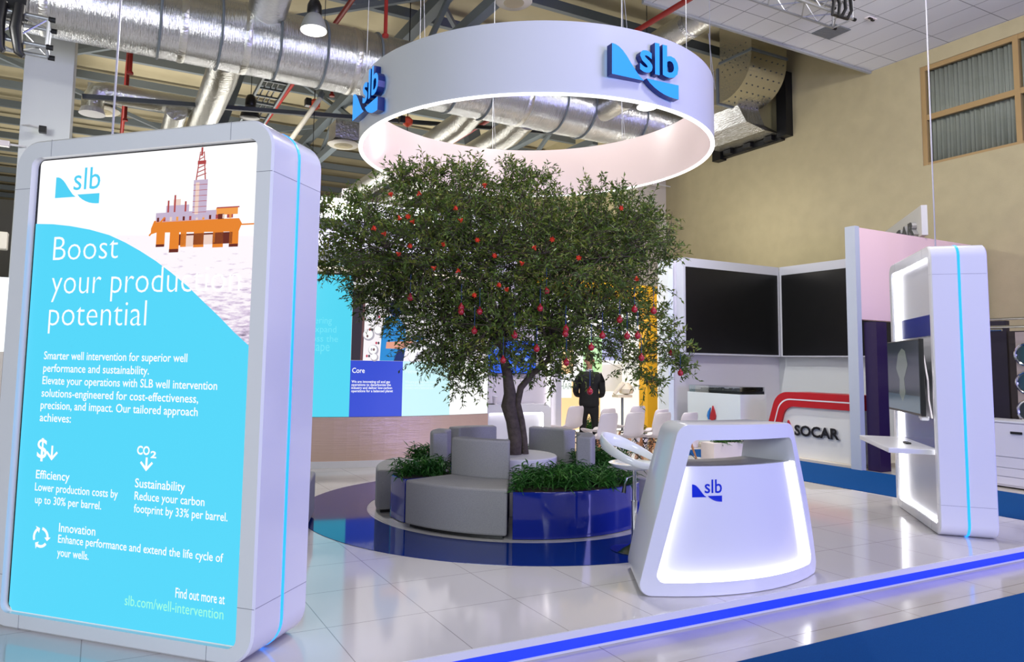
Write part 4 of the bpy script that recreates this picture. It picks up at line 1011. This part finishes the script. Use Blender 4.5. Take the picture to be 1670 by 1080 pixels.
# ------------------------------------------------------------------ shell chairs
def make_chair(lab, loc, rz, grp):
    t = thing('shell_chair', lab, 'chair', loc, rz, grp)          # faces +y
    b = MB(); nu = 12
    prof = [(.235, .405), (.225, .432), (.12, .437), (.0, .425), (-.12, .425), (-.185, .455), (-.215, .53), (-.235, .63), (-.255, .73), (-.27, .80), (-.275, .835), (-.28, .85)]
    wid = [.19, .205, .225, .232, .232, .23, .228, .225, .22, .21, .19, .155]
    rows = []
    for (y, z), w in zip(prof, wid):
        row = []
        for k in range(nu + 1):
            s = -1 + 2 * k / nu
            up = .055 * abs(s) ** 2.4 if z < .47 else 0
            fw = (.065 * abs(s) ** 2.2) * (1 if z > .47 else .2)
            row.append((w * s, y + fw, z + up))
        rows.append(row)
    b.loops(rows, close=False); o = b.build('seat_shell', WHITEP, t, smooth=True, fix=False)
    m = o.modifiers.new('sub', 'SUBSURF'); m.levels = 1; m.render_levels = 1
    m = o.modifiers.new('thick', 'SOLIDIFY'); m.thickness = .009
    for sx in (-1, 1):
        for sy in (-1, 1):
            b = MB(); b.tube([(sx * .21, sy * .20, 0), (sx * .125, sy * .115, .36)], [.011, .018], 10); b.build('leg', WOOD, t, smooth=True)
    b = MB()
    for sx in (-1, 1):
        b.tube([(sx * .20, -.19, .06), (sx * .13, .12, .33)], .005, 5); b.tube([(sx * .20, .19, .06), (sx * .13, -.12, .33)], .005, 5)
        b.tube([(-.2, sx * .19, .06), (.13, sx * .12, .33)], .005, 5); b.tube([(.2, sx * .19, .06), (-.13, sx * .12, .33)], .005, 5)
        b.tube([(sx * .13, -.12, .34), (sx * .10, -.08, .415)], .008, 5); b.tube([(sx * .13, .12, .34), (sx * .10, .08, .415)], .008, 5)
    b.tube([(-.13, -.12, .34), (.13, -.12, .34), (.13, .12, .34), (-.13, .12, .34), (-.13, -.12, .34)], .007, 5)
    b.build('wire_frame', BLACKM, t)
    return t
GC = 'white shell chairs of the talk area'
spots = [((7.02, 9.22), 'white shell chair with wooden legs, first from the left in the front row'), ((7.58, 9.25), 'white shell chair, second from the left in the front row'),
         ((8.02, 9.12), 'white shell chair, third from the left in the front row, beside the counter top'), ((8.50, 9.02), 'white shell chair at the right end of the front row, seen over the counter'),
         ((7.55, 10.85), 'white shell chair at the left of the back row, beside the standing man'), ((7.72, 10.15), 'white shell chair peeping out behind the first front row chair'),
         ((8.80, 10.65), 'white shell chair in the back row, right of the standing man'), ((8.55, 9.75), 'white shell chair mostly hidden behind the third front row chair')]
c0 = None
for (x, y), lab in spots:
    if c0 is None: c0 = make_chair(lab, (x, y, .001), math.radians(12), GC)
    else: dup(c0, (x, y, .001), math.radians(12 + rng.uniform(-6, 6)), lab, GC)
dup(c0, (12.80, 10.36, ZF + .0525), math.radians(100), 'white shell chair standing between the display counter and the red arch')
bt = thing('side_table', 'small round white table behind the red arch counter', 'table', (12.85, 9.45, ZF + .0525))
b = MB(); b.lathe([(.33, .70), (.34, .71), (.34, .725), (.33, .735)], 32); b.build('table_top', WHITEP, bt, smooth=True)
b = MB(); b.tube([(0, 0, .02), (0, 0, .70)], .025, 10); b.build('stem', CHROME, bt)
b = MB(); b.lathe([(.2, 0), (.2, .015), (.03, .03)], 28); b.build('base', CHROME, bt)
# low potted plants along the rear edge of the talk area, white box with trailing plant
for x, y, n_, lab in ((9.15, 12.35, 26, 'low leafy plant in a white pot, behind the left back row chair'), (10.35, 12.2, 26, 'low leafy plant in a white pot, below the yellow stand'), (11.3, 11.7, 34, 'low leafy plant in a white pot beside the display counter')):
    t = thing('potted_plant', lab, 'plant', (x, y, .001 if x < 9.6 else ZF + .002), 0, 'low plants behind the chairs')
    b = MB(); b.lathe([(.17, 0), (.2, .26), (.19, .26), (.17, .22)], 24); b.build('pot', WHITEP, t, smooth=True)
    b = MB(); bush(b, [(rng.uniform(-.15, .15), rng.uniform(-.15, .15), .22) for k in range(n_)], .26, rng, L=(.1, .18), w=.03, per=10); b.build('foliage', LEAF2, t, fix=False)
wb = thing('planter', 'white planter box with trailing green plant behind the reception counter', 'planter', (9.15, 8.62, .001 - .12))
b = MB(); b.box(-.45, .45, -.14, .14, 0, .50); b.build('planter_box', mat('planter_white', 'e0d6d4', .4), wb, bevel=.006)
b = MB(); bush(b, [(rng.uniform(-.25, .3), rng.uniform(-.12, .10), .48) for k in range(34)], .12, rng, L=(.09, .16), w=.026, per=9); b.build('foliage', LEAF2, wb, fix=False)
# armchair and rest of the lounge seen past the sign
t = thing('armchair', 'dark grey tall backed armchair half hidden behind the advert sign', 'armchair', (1.62, 7.05, 0.0015), math.radians(-20))
b = MB(); b.box(-.75, .26, -.30, -.12, .03, .83); b.build('backrest', FABRIC, t, smooth=True, bevel=.025, segs=3)
b = MB(); b.box(-.75, .26, -.12, .55, .03, .44); b.build('seat', FABRIC, t, smooth=True, bevel=.025, segs=3)
b = MB(); b.box(-.71, .22, -.26, .5, 0, .03); b.build('plinth', BLACK, t)

# ------------------------------------------------------------------ man in a black suit, seen from behind
man = thing('person', 'person in black suit standing with back turned, head bowed, hands in front', 'person', (8.25, 11.15, .001), math.radians(52))
def skin(name, chains, material, parent, sub=2):
    """chains: lists of (point, radius x, radius y); shared points join"""
    vs, es, rad, idx = [], [], [], {}
    for ch in chains:
        prev = None
        for p, rx, ry in ch:
            k = tuple(round(c, 4) for c in p)
            if k not in idx: idx[k] = len(vs); vs.append(p); rad.append((rx, ry))
            if prev is not None: es.append((prev, idx[k]))
            prev = idx[k]
    me = bpy.data.meshes.new(name); me.from_pydata(vs, es, []); me.materials.append(material)
    o = bpy.data.objects.new(name, me); COL.objects.link(o); o.parent = parent
    m = o.modifiers.new('skin', 'SKIN'); m.use_smooth_shade = True
    for v, r in zip(me.skin_vertices[0].data, rad): v.radius = r
    me.skin_vertices[0].data[0].use_root = True
    m = o.modifiers.new('sub', 'SUBSURF'); m.levels = sub; m.render_levels = sub
    return o
SUIT = mat('black_suit', '0c0c0f', .8, bump=(60, .15)); SKIN = mat('skin_tone', 'b98468', .55); HAIR = mat('dark_hair', '2a211c', .8, bump=(90, .5)); SHIRT = mat('shirt_collar', 'e8e8ea', .7)
# local frame: faces +x, left side +y
head = [[((.045, 0, 1.47), .055, .058), ((.065, 0, 1.545), .055, .056), ((.10, 0, 1.61), .075, .078), ((.125, 0, 1.69), .088, .082), ((.12, 0, 1.745), .07, .066)]]
body = skin('body', head + [[((.045, 0, 1.47), .055, .058), ((.02, .0, 1.40), .06, .07)]] , SKIN, man)
b = MB()
b.lathe([(.02, -.03), (.018, .02), (.006, .04)], 10, (.215, 0, 1.655)); b.build('nose', SKIN, man, smooth=True)
for s in (-1, 1):
    b = MB(); b.lathe([(.006, -.032), (.016, -.015), (.018, .012), (.008, .03)], 10, (.115, s * .083, 1.66)); b.build('ear', SKIN, man, smooth=True)
    b = MB(); b.lathe([(.004, -.01), (.011, 0), (.004, .01)], 10, (.196, s * .032, 1.69)); b.build('eye', mat('eye_dark', '1a1512', .2), man, smooth=True)
b = MB(); b.box(.19, .204, -.022, .022, 1.604, 1.612); b.build('mouth', mat('lip', '8a4a42', .5), man, bevel=.003)
skin('hair', [[((.05, 0, 1.645), .05, .074), ((.075, 0, 1.70), .078, .088), ((.11, 0, 1.755), .088, .085), ((.155, 0, 1.785), .05, .06)]], HAIR, man)
b = MB(); b.lathe([(.07, -.02), (.068, .02), (.06, .025), (.06, -.02)], 20, (.035, 0, 1.475)); b.build('collar', SHIRT, man, smooth=True)
skin('jacket', [[((.0, 0, .74), .16, .22), ((.0, 0, .90), .15, .205), ((-.01, 0, 1.08), .135, .19), ((-.02, 0, 1.24), .145, .21), ((-.01, 0, 1.36), .13, .20), ((.015, 0, 1.43), .085, .11)],
                [((-.01, 0, 1.36), .13, .20), ((-.01, .17, 1.385), .075, .08), ((-.03, .23, 1.25), .072, .072), ((-.04, .25, 1.08), .064, .064), ((.08, .235, 1.01), .052, .052), ((.20, .16, .99), .042, .042)],
                [((-.01, 0, 1.36), .13, .20), ((-.01, -.17, 1.385), .075, .08), ((-.03, -.23, 1.25), .072, .072), ((-.04, -.25, 1.08), .064, .064), ((.08, -.235, 1.01), .052, .052), ((.20, -.16, .99), .042, .042)]], SUIT, man)
skin('trousers', [[((.0, 0, .95), .12, .17), ((.0, 0, .85), .13, .18), ((.0, .098, .72), .098, .1), ((.01, .11, .5), .07, .07), ((.0, .125, .28), .062, .062), ((-.01, .13, .05), .058, .058)],
                  [((.0, 0, .85), .13, .18), ((.0, -.098, .72), .098, .1), ((.02, -.11, .5), .07, .07), ((.01, -.125, .28), .062, .062), ((.0, -.13, .05), .058, .058)]], SUIT, man)
for s in (-1, 1):
    skin('hand', [[((.20, s * .16, .99), .026, .034), ((.25, s * .12, 1.0), .026, .04), ((.275, s * .10, 1.005), .02, .036)]] +
         [[((.275, s * .10, 1.005), .02, .036), ((.30, s * (.10 - .0), 1.035 - .022 * k), .0095, .0095), ((.325 - .004 * k, s * .08, 1.04 - .024 * k), .009, .009), ((.33 - .006 * k, s * .055, 1.04 - .026 * k), .008, .008)] for k in range(4)] +
         [[((.25, s * .12, 1.0), .026, .04), ((.265, s * .12, 1.045), .011, .011), ((.285, s * .10, 1.07), .009, .009)]], SKIN, man)
    b = MB(); b.tube([(-.05, s * .13, .045), (.05, s * .135, .05), (.15, s * .145, .035), (.19, s * .148, .03)], [.042, .045, .042, .022], 12); b.build('shoe', BLACK, man, smooth=True)

# ------------------------------------------------------------------ overhead services
du = thing('ventilation_duct', 'huge silver foil ventilation duct running across the hall roof', 'duct', (0, 13.13, 7.37))
b = MB(); b.tube([(-9 + 1.0 * k, 0, 0) for k in range(21)] + [(11.6, .0, -.03), (12.2, .1, 0), (12.8, .2, .1)], .62, 40, cap=True); b.build('main_pipe', FOIL, du, smooth=True)
for x in (-5, -2.7, .58, 1.55, 2.55, 3.4, 4.45, 6.1, 6.9, 8.7, 9.45, 10.9):
    b = MB(); b.tube([(x, .632 * math.cos(t), .632 * math.sin(t)) for t in [2 * PI * k / 40 for k in range(41)]], .022, 5); b.build('clamp_band', STEEL, du)
for x in (-1.1, .95, 2.0, 4.0, 5.3, 7.8):
    b = MB(); b.tube([(x - .06, 0, 0), (x - .03, 0, 0), (x + .03, 0, 0), (x + .06, 0, 0)], [.62, .632, .632, .62], 40, cap=False); b.build('flange', FOIL2, du, smooth=True)
for x, pts, r in ((1.75, [(0, .3, -.3), (0, .9, -.45), (0, 2.4, -.5), (0, 7.0, -.5)], .30), (1.15, [(0, 3.0, -.55), (0, 5.2, -.62), (0, 9, -.62)], .22), (6.9, [(0, .2, -.3), (0, .9, -.45), (0, 5, -.5), (0, 10, -.5)], .28), (8.1, [(0, .2, -.35), (0, .9, -.5), (0, 5, -.55), (0, 10, -.55)], .30),
                  (2.3, [(0, -.35, .35), (0, -.9, .55), (0, -2.4, .75)], .34), (9.7, [(0, -.3, -.1), (0, -.7, -.1), (0, -1.0, -.08), (0, -1.25, -.05)], .26)):
    b = MB(); b.tube([(x + p[0], p[1], p[2]) for p in pts], r, 24); b.build('branch_pipe', FOIL2, du, smooth=True)
dl = thing('ventilation_duct', 'thin silver duct with a rounded end hanging behind the white column', 'duct', (0, 17.0, 7.24))
b = MB(); b.tube([(-.45, .0, -.45), (-.45, 0, -.2), (-.38, 0, -.04), (-.2, 0, 0), (1.75, 0, 0)], .22, 20); b.build('pipe', FOIL2, dl, smooth=True)
b = MB(); b.lathe([(.26, -.52), (.24, -.45), (.22, -.4)], 20, (-.45, 0, 0)); b.build('outlet', EDGEW, dl)
d2 = thing('ventilation_duct', 'silver duct slanting down to the roof frame near the video wall', 'duct', (0, 0, 0))
b = MB(); b.tube([(4.9, 20.0, 6.9), (4.9, 27, 6.9)], .3, 20); b.build('pipe', FOIL2, d2, smooth=True)
b = MB(); b.tube([(4.9, 19.95, 6.9), (4.9, 20.1, 6.9)], .33, 20); b.build('collar', STEEL, d2)
d3 = thing('ventilation_duct', 'silver duct rising over the right side of the ring to the soffit', 'duct', (0, 0, 0))
b = MB(); b.tube([(11.0, 9.4, 9.05), (11.0, 10.8, 9.02), (11.0, 12.3, 8.95), (10.9, 13.1, 8.6), (10.7, 13.3, 8.1)], .30, 22); b.build('pipe', FOIL2, d3, smooth=True)
b = MB(); b.tube([(11.0, 11.2, 9.01), (11.0, 11.32, 9.0)], .32, 22); b.build('collar', FOIL, d3, smooth=True)
# square elbow duct on the right wall
eb = thing('elbow_duct', 'square foil covered elbow duct dropping from the roof to the wall louvre', 'duct', (0, 0, 0))
X0, X1 = 13.7, 14.95
pr = [(12.0, 10.3), (12.0, 9.25)] + [(12.95 - .95 * math.cos(t), 9.25 - .95 * math.sin(t)) for t in [PI / 2 * k / 10 for k in range(1, 11)]] + [(14.5, 8.3), (14.5, 9.2), (13.2, 9.2), (13.0, 9.4), (13.0, 10.3)]
b = MB(); b.prism([(y, z) for y, z in pr], lambda y, z, d: (X0 + d, y, z), X1 - X0); b.build('elbow', mat('foil_pins', 'cfccc2', .26, metal=1.0, bump=(16, .35)), eb, smooth=True)
b = MB()
for i in range(7):
    for j in range(6):
        t = PI / 2 * (i + .5) / 7; y, z = 12.95 - .953 * math.cos(t), 9.25 - .953 * math.sin(t); b.box(X0 + .12 + .2 * j, X0 + .145 + .2 * j, y - .012, y + .012, z - .012, z + .012)
for i in range(5):
    for j in range(5): b.box(X0 - .006, X0, 12.15 + .17 * i + .08 * (j % 2), 12.175 + .17 * i + .08 * (j % 2), 8.9 + .16 * j, 8.925 + .16 * j)
b.build('pin_dots', STEELD, eb)
b = MB(); b.box(X0 - .02, X1 + .02, 13.05, 13.12, 8.27, 9.22); b.box(X0 - .02, X1 + .02, 11.97, 13.03, 9.3, 9.36); b.build('flange', STEEL, eb)
b = MB(); q0 = [(14.2, 12.9, 8.3), (14.2, 14.6, 8.3), (14.95, 14.6, 8.3), (14.95, 12.9, 8.3)]; q1 = [(15.0, 12.75, 7.72), (15.0, 14.7, 7.72), (15.6, 14.7, 7.72), (15.6, 12.75, 7.72)]
b.loops([q0, [((p[0] * .4 + q[0] * .6) - .18, p[1], p[2] * .35 + q[2] * .65) for p, q in zip(q0, q1)], q1]); b.ngon(q1); b.build('wrapped_transition', FOIL, eb)
lv = thing('wall_louvre', 'black louvre frame in the right wall below the elbow duct', 'louvre', (0, 0, 0))
b = MB()
for y0, y1, z0, z1 in ((12.45, 12.75, 7.6, 9.3), (14.7, 15.0, 7.5, 9.3)): b.box(15.45, 15.698, y0, y1, z0, z1)
b.box(15.55, 15.698, 12.7, 14.75, 7.55, 7.7); b.build('frame', BLACKM, lv)
for y in (12.9, 13.6, 14.3): b = MB(); b.box(15.42, 15.6, y, y + .25, 7.58, 7.70); b.build('clamp', BLACK, lv)
gr = thing('ceiling_grille', 'grey slatted air grille set in the white tile soffit', 'grille', (13.07, 9.40, 8.535))
b = MB(); b.box(-.28, .28, -.25, .25, 0, .012); b.build('frame', STEEL, gr)
b = MB()
for k in range(12): b.box(-.26, .26, -.24 + .04 * k, -.222 + .04 * k, -.006, 0)
b.build('slats', mat('grille_grey', '7d8082', .5), gr)
sd_ = thing('smoke_detector', 'small dark detector fitting on the white tile soffit', 'detector', (13.25, 8.65, 8.53))
b = MB(); b.box(-.12, .12, -.05, .05, 0, .018); b.build('plate', WHITEP, sd_); b = MB(); b.box(-.1, .0, -.04, .0, -.02, 0); b.box(.03, .1, -.01, .03, -.02, 0); b.build('sensor', BLACK, sd_)
# bell lamps
def lamp(lab, loc, on, top):
    t = thing('high_bay_lamp', lab, 'lamp', loc, 0, 'bell shaped hall lamps')
    b = MB(); b.lathe([(.215, 0), (.205, .06), (.17, .17), (.12, .25), (.10, .27)], 32); b.build('shade', mat('lamp_shade', 'a7aaa8' if on else '2c2e30', .4, metal=.2), t, smooth=True)
    b = MB(); b.lathe([(.105, .26), (.12, .30), (.115, .42), (.08, .50), (.03, .53)], 24); b.build('ballast', BLACK, t, smooth=True)
    b = MB(); b.lathe([(.207, -.012), (.15, -.035), (.05, -.045)], 32); b.build('diffuser', LAMPGLOW if on else SCREENOFF, t, smooth=True)
    b = MB(); b.tube([(0, 0, .52), (0, 0, top - loc[2])], .008, 6); b.build('cable', BLACK, t)
    if on:
        l = bpy.data.lights.new('lamp_beam', 'AREA'); l.shape = 'DISK'; l.size = .4; l.energy = on; l.color = (1, .97, .92)
        o = bpy.data.objects.new('lamp_beam', l); COL.objects.link(o); o.parent = t; o.location = (0, 0, -.06)
    return t
lamp('lit bell shaped lamp hanging in front of the silver duct', (2.80, 11.28, 6.95), 260, 9.9)
lamp('lit bell shaped lamp glimpsed at the right inside the ring', (9.86, 11.35, 6.97), 260, 9.9)
lamp('dark unlit bell lamp hanging above the advert sign', (2.65, 16.07, 6.9), 0, 9.9)
for x, y, lab in ((-.30, 18.3, 'round air diffuser under the thin duct beside the white column'), (5.13, 17.2, 'round air diffuser on a grey box left of the ring')):
    t = thing('air_diffuser', lab, 'diffuser', (x, y, 6.95 if x > 0 else 7.2), 0, 'round ceiling diffusers')
    b = MB(); b.lathe([(.36, 0), (.40, .03), (.36, .07), (.25, .1)], 32); b.build('outer_cone', mat('diffuser_white', 'cfcabd', .5), t, smooth=True)
    b = MB(); b.lathe([(.22, -.01), (.25, .01), (.2, .03)], 28); b.lathe([(.1, -.02), (.12, 0), (.08, .02)], 20); b.build('inner_cones', CREAM, t, smooth=True)
    b = MB(); b.box(-.3, .3, -.3, .3, .1, .55); b.build('plenum', FOIL2, t)
t = thing('air_diffuser', 'round air diffuser near the top edge above the ring', 'diffuser', (6.41, 11.0, 8.2), 0, 'round ceiling diffusers')
b = MB(); b.lathe([(.30, 0), (.34, .03), (.3, .07), (.2, .1)], 32); b.build('outer_cone', mat('diffuser_white2', 'cfcabd', .5), t, smooth=True)
b = MB(); b.lathe([(.18, -.01), (.2, .01), (.16, .03)], 28); b.build('inner_cones', CREAM, t, smooth=True)
b = MB(); b.lathe([(.2, .1), (.2, 1.7)], 20); b.build('spigot', FOIL2, t, smooth=True)
# red sprinkler pipes
for lab, pts, drops in (('long red sprinkler pipe running away above the ring', [(8.82, 5.5, 8.0), (8.82, 40, 8.0)], ()), ('red sprinkler pipe on the far left behind the silver duct', [(.2, 14.2, 8.6), (.2, 40, 8.6)], ((.2, 14.9), (.2, 18.0))),
                        ('red sprinkler pipe crossing above the lit bell lamp', [(4.15, 9.5, 8.9), (4.15, 40, 8.9)], ((4.15, 11.6), (4.15, 14.9)))):
    t = thing('sprinkler_pipe', lab, 'pipe', (0, 0, 0), 0, 'red sprinkler pipes')
    b = MB(); b.tube(pts, .055, 10); b.build('main_pipe', REDPIPE, t, smooth=True)
    for x, y in drops:
        b = MB(); b.tube([(x, y, pts[0][2]), (x, y, pts[0][2] - 1.6)], .035, 8); b.lathe([(.06, -1.62), (.06, -1.58), (.04, -1.56)], 10, (x, y, pts[0][2])); b.build('drop_pipe', REDPIPE, t, smooth=True)
for x, y, lab in ((3.72, 14.67, 'orange chain hoist hanging left of the ring emblem'), (5.84, 14.69, 'orange chain hoist seen inside the ring at its left')):
    t = thing('chain_hoist', lab, 'hoist', (x, y, 6.95), 0, 'orange chain hoists')
    b = MB(); b.lathe([(.03, -.12), (.11, -.06), (.12, .04), (.05, .11)], 16); b.build('motor', ORANGE, t, smooth=True)
    b = MB(); b.box(-.2, -.08, -.08, .08, -.06, .1); b.build('gear_case', BLACK, t, bevel=.01)
    b = MB(); b.tube([(0, 0, -.1), (0, 0, -1.3)], .008, 5); b.tube([(0, 0, .1), (0, 0, 2.8)], .012, 5); b.build('chain', BLACKM, t)
ld = thing('cable_tray', 'grey ladder cable tray running back under the roof above the sign', 'cable tray', (3.3, 16.8, 7.5))
for x in (-.3, .3):
    b = MB(); b.beam((x, -2.5, .7), (x, 14, .0), .05, .1); b.build('side_rail', STEEL, ld)
for k in range(34):
    y = -2.4 + .48 * k; b = MB(); b.beam((-.3, y, .7 - .7 * (y + 2.5) / 16.5), (.3, y, .7 - .7 * (y + 2.5) / 16.5), .05, .04); b.build('rung', STEEL, ld)
b = MB()
for x in (-.15, 0, .12): b.tube([(x, -2.5, .74), (x, 14, .05)], .02, 6)
b.build('cables', BLACK, ld)
wp = thing('white_pipe', 'thin cream pipe slanting up behind the top of the advert sign', 'pipe', (0, 0, 0))
b = MB(); b.tube([(2.8, 13.9, 5.4), (3.75, 14.2, 7.0)], .05, 10); b.build('tube', mat('cream_pipe', 'd8d2bd', .5), wp, smooth=True)
b = MB(); b.tube([(3.7, 14.18, 6.92), (3.75, 14.2, 7.05)], .065, 10); b.build('cap', STEEL, wp)
b = MB(); b.tube([(3.75, 14.2, 7.0), (3.75, 14.2, 10.0)], .008, 6); b.build('hanger', STEELD, wp)
# lighting trusses
def truss(lab, p, q, s, extra=None):
    t = thing('lighting_truss', lab, 'truss', (0, 0, 0), 0, 'aluminium lighting trusses')
    p, q = Vector(p), Vector(q); d = (q - p).normalized(); sd = d.cross(Vector((0, 0, 1))).normalized(); up = sd.cross(d)
    C = [(sd * i + up * j) * s / 2 for i, j in ((-1, -1), (1, -1), (1, 1), (-1, 1))]
    for c in C:
        b = MB(); b.tube([p + c, q + c], .024, 10); b.build('chord', ALU, t, smooth=True)
    b = MB(); L = (q - p).length; n = int(L / s)
    for f in range(4):
        a, c = C[f], C[(f + 1) % 4]
        for k in range(n):
            u, v = p + d * L * k / n, p + d * L * (k + 1) / n
            b.tube([u + (a if k % 2 else c), v + (c if k % 2 else a)], .011, 6)
        b.tube([q + a, q + c], .016, 6)
    b.build('lattice', ALU, t)
    for c in C: b = MB(); b.tube([q + c, q + c + d * .07], .032, 8); b.build('end_coupler', BLACKM, t)
    b = MB()
    for k in (.25, .8):
        m = p.lerp(q, k); b.tube([m + up * s / 2, (m.x, m.y, 9.9 if m.z < 7 else 8.55)], .012, 6)
    b.build('hanging_wire', BLACKM, t)
    return t
truss('aluminium box truss at the top left corner, in front of the white column', (-4.2, 9.5, 5.33), (-.75, 9.5, 5.28), .33)
truss('aluminium box truss below the tile soffit at the top right', (8.9, 8.35, 8.2), (11.95, 8.35, 8.2), .40)
mh = thing('stage_light', 'black moving stage light and drapes clamped on the top left truss', 'stage light', (-1.15, 9.5, 5.28))
b = MB(); b.box(-.22, .18, -.14, .14, .2, .52); b.build('yoke_base', BLACK, mh, bevel=.02)
b = MB(); b.tube([(-.06, -.2, .25), (-.08, -.22, 0), (-.04, -.2, -.28), (.0, -.2, -.32)], [.07, .08, .05, .03], 10); b.tube([(.12, -.2, .25), (.10, -.22, -.05), (.14, -.2, -.30), (.19, -.2, -.34)], [.06, .07, .05, .03], 10); b.build('head_arm', BLACK, mh, smooth=True)
m2_ = thing('cable_loop', 'thick black cable loops hanging on the top right truss', 'cable', (11.45, 8.35, 8.2))
b = MB()
for k in (0, .16): b.tube([(-.25 + k, -.25, .3), (-.1 + k, -.26, -.05), (-.15 + k, -.26, -.3), (.1 + k, -.26, -.28), (.22 + k, -.26, -.1), (.2 + k, -.25, .3)], .03, 8)
b.build('loop', BLACK, m2_, smooth=True); b = MB(); b.box(-.1, .3, -.29, -.2, .1, .16); b.build('tie', BLACKM, m2_)
for x, y, z, ylab, zt in ((12.35, 7.07, 2.6, 'thin steel cable hanging from the soffit in front of the tan window', 8.55), (-.02, 8.8, 3.6, 'thin steel cable hanging down behind the advert sign', 9.9)):
    t = bpy.data.objects
    b = MB(); b.tube([(x, y, z), (x, y, zt)], .012, 8); tag(b.build('steel_cable', mat('wire_grey', 'a9a9b8', .4, metal=.4), None), ylab, 'cable')
# cameras on brackets
for loc, wallx, lab in (((-1.72, 14.85, 5.3), None, 'small white security camera left of the white column'), ((15.0, 16.9, 7.2), 1, 'small security camera on a long bracket on the right wall')):
    t = thing('security_camera', lab, 'camera', loc, 0, 'security cameras')
    b = MB(); b.box(-.12, .08, -.06, .06, -.05, .05); b.build('camera_body', WHITEP, t, bevel=.01)
    b = MB(); b.lathe([(.035, -.15), (.035, -.12)], 12) if False else b.tube([(-.14, 0, 0), (-.12, 0, 0)], .04, 10); b.build('lens', BLACK, t)
    b = MB(); b.tube([(.05, 0, 0), (.30 if not wallx else .70, .1, .02)], .018, 6); b.build('bracket', EDGEW, t)
cm_ = thing('security_camera', 'black box camera on a white arm across the column front', 'camera', (-1.15, 14.75, 5.62), 0, 'security cameras')
b = MB(); b.box(-.06, .06, -.06, .06, -.06, .06); b.build('camera_body', BLACK, cm_, bevel=.01)
b = MB(); b.tube([(0, .0, .02), (-.2, .1, .08), (-.35, .26, .1)], .014, 6); b.build('bracket', EDGEW, cm_)
# neighbouring stand at the far left edge
ns = thing('neighbour_stand', 'pale stand wall with a lit panel at the far left edge of the picture', 'stand', (0, 0, ZF + .002))
b = MB(); b.box(-4.5, -1.42, 14.0, 14.2, 0, 1.75); b.build('low_wall', mat('cream_stand', 'd6d0c2', .5), ns)
b = MB(); b.box(-4.5, -1.40, 14.3, 14.4, 1.75, 3.0); b.build('lit_panel', emit('lit_panel_green', 'dfeee6', .7, 'ffffff'), ns)
t = thing('floodlight', 'small cream floodlight tilted down at the far left edge', 'floodlight', (-1.55, 13.6, 3.42))
b = MB(); b.box(-.1, .12, -.1, .08, -.16, .12); b.build('housing', mat('cream_housing', 'd8d2c0', .5), t, bevel=.015); b = MB(); b.tube([(0, 0, .1), (-.3, .2, .7), (-.3, .3, 6.4)], .015, 6); b.build('arm', BLACKM, t)
# added unseen lights in place of floor bounce, to brighten the roof
for x, y in ((-4, 20), (4, 22), (11, 21), (0, 34)):
    area('roof_fill', (x, y, 4.2), (x, y, 10), 5.0, 540, (1.0, .96, .88))
area('soffit_wash', (13.0, 13.5, 4.4), (14.5, 13.0, 9), 1.5, 60, (1, .95, .85))
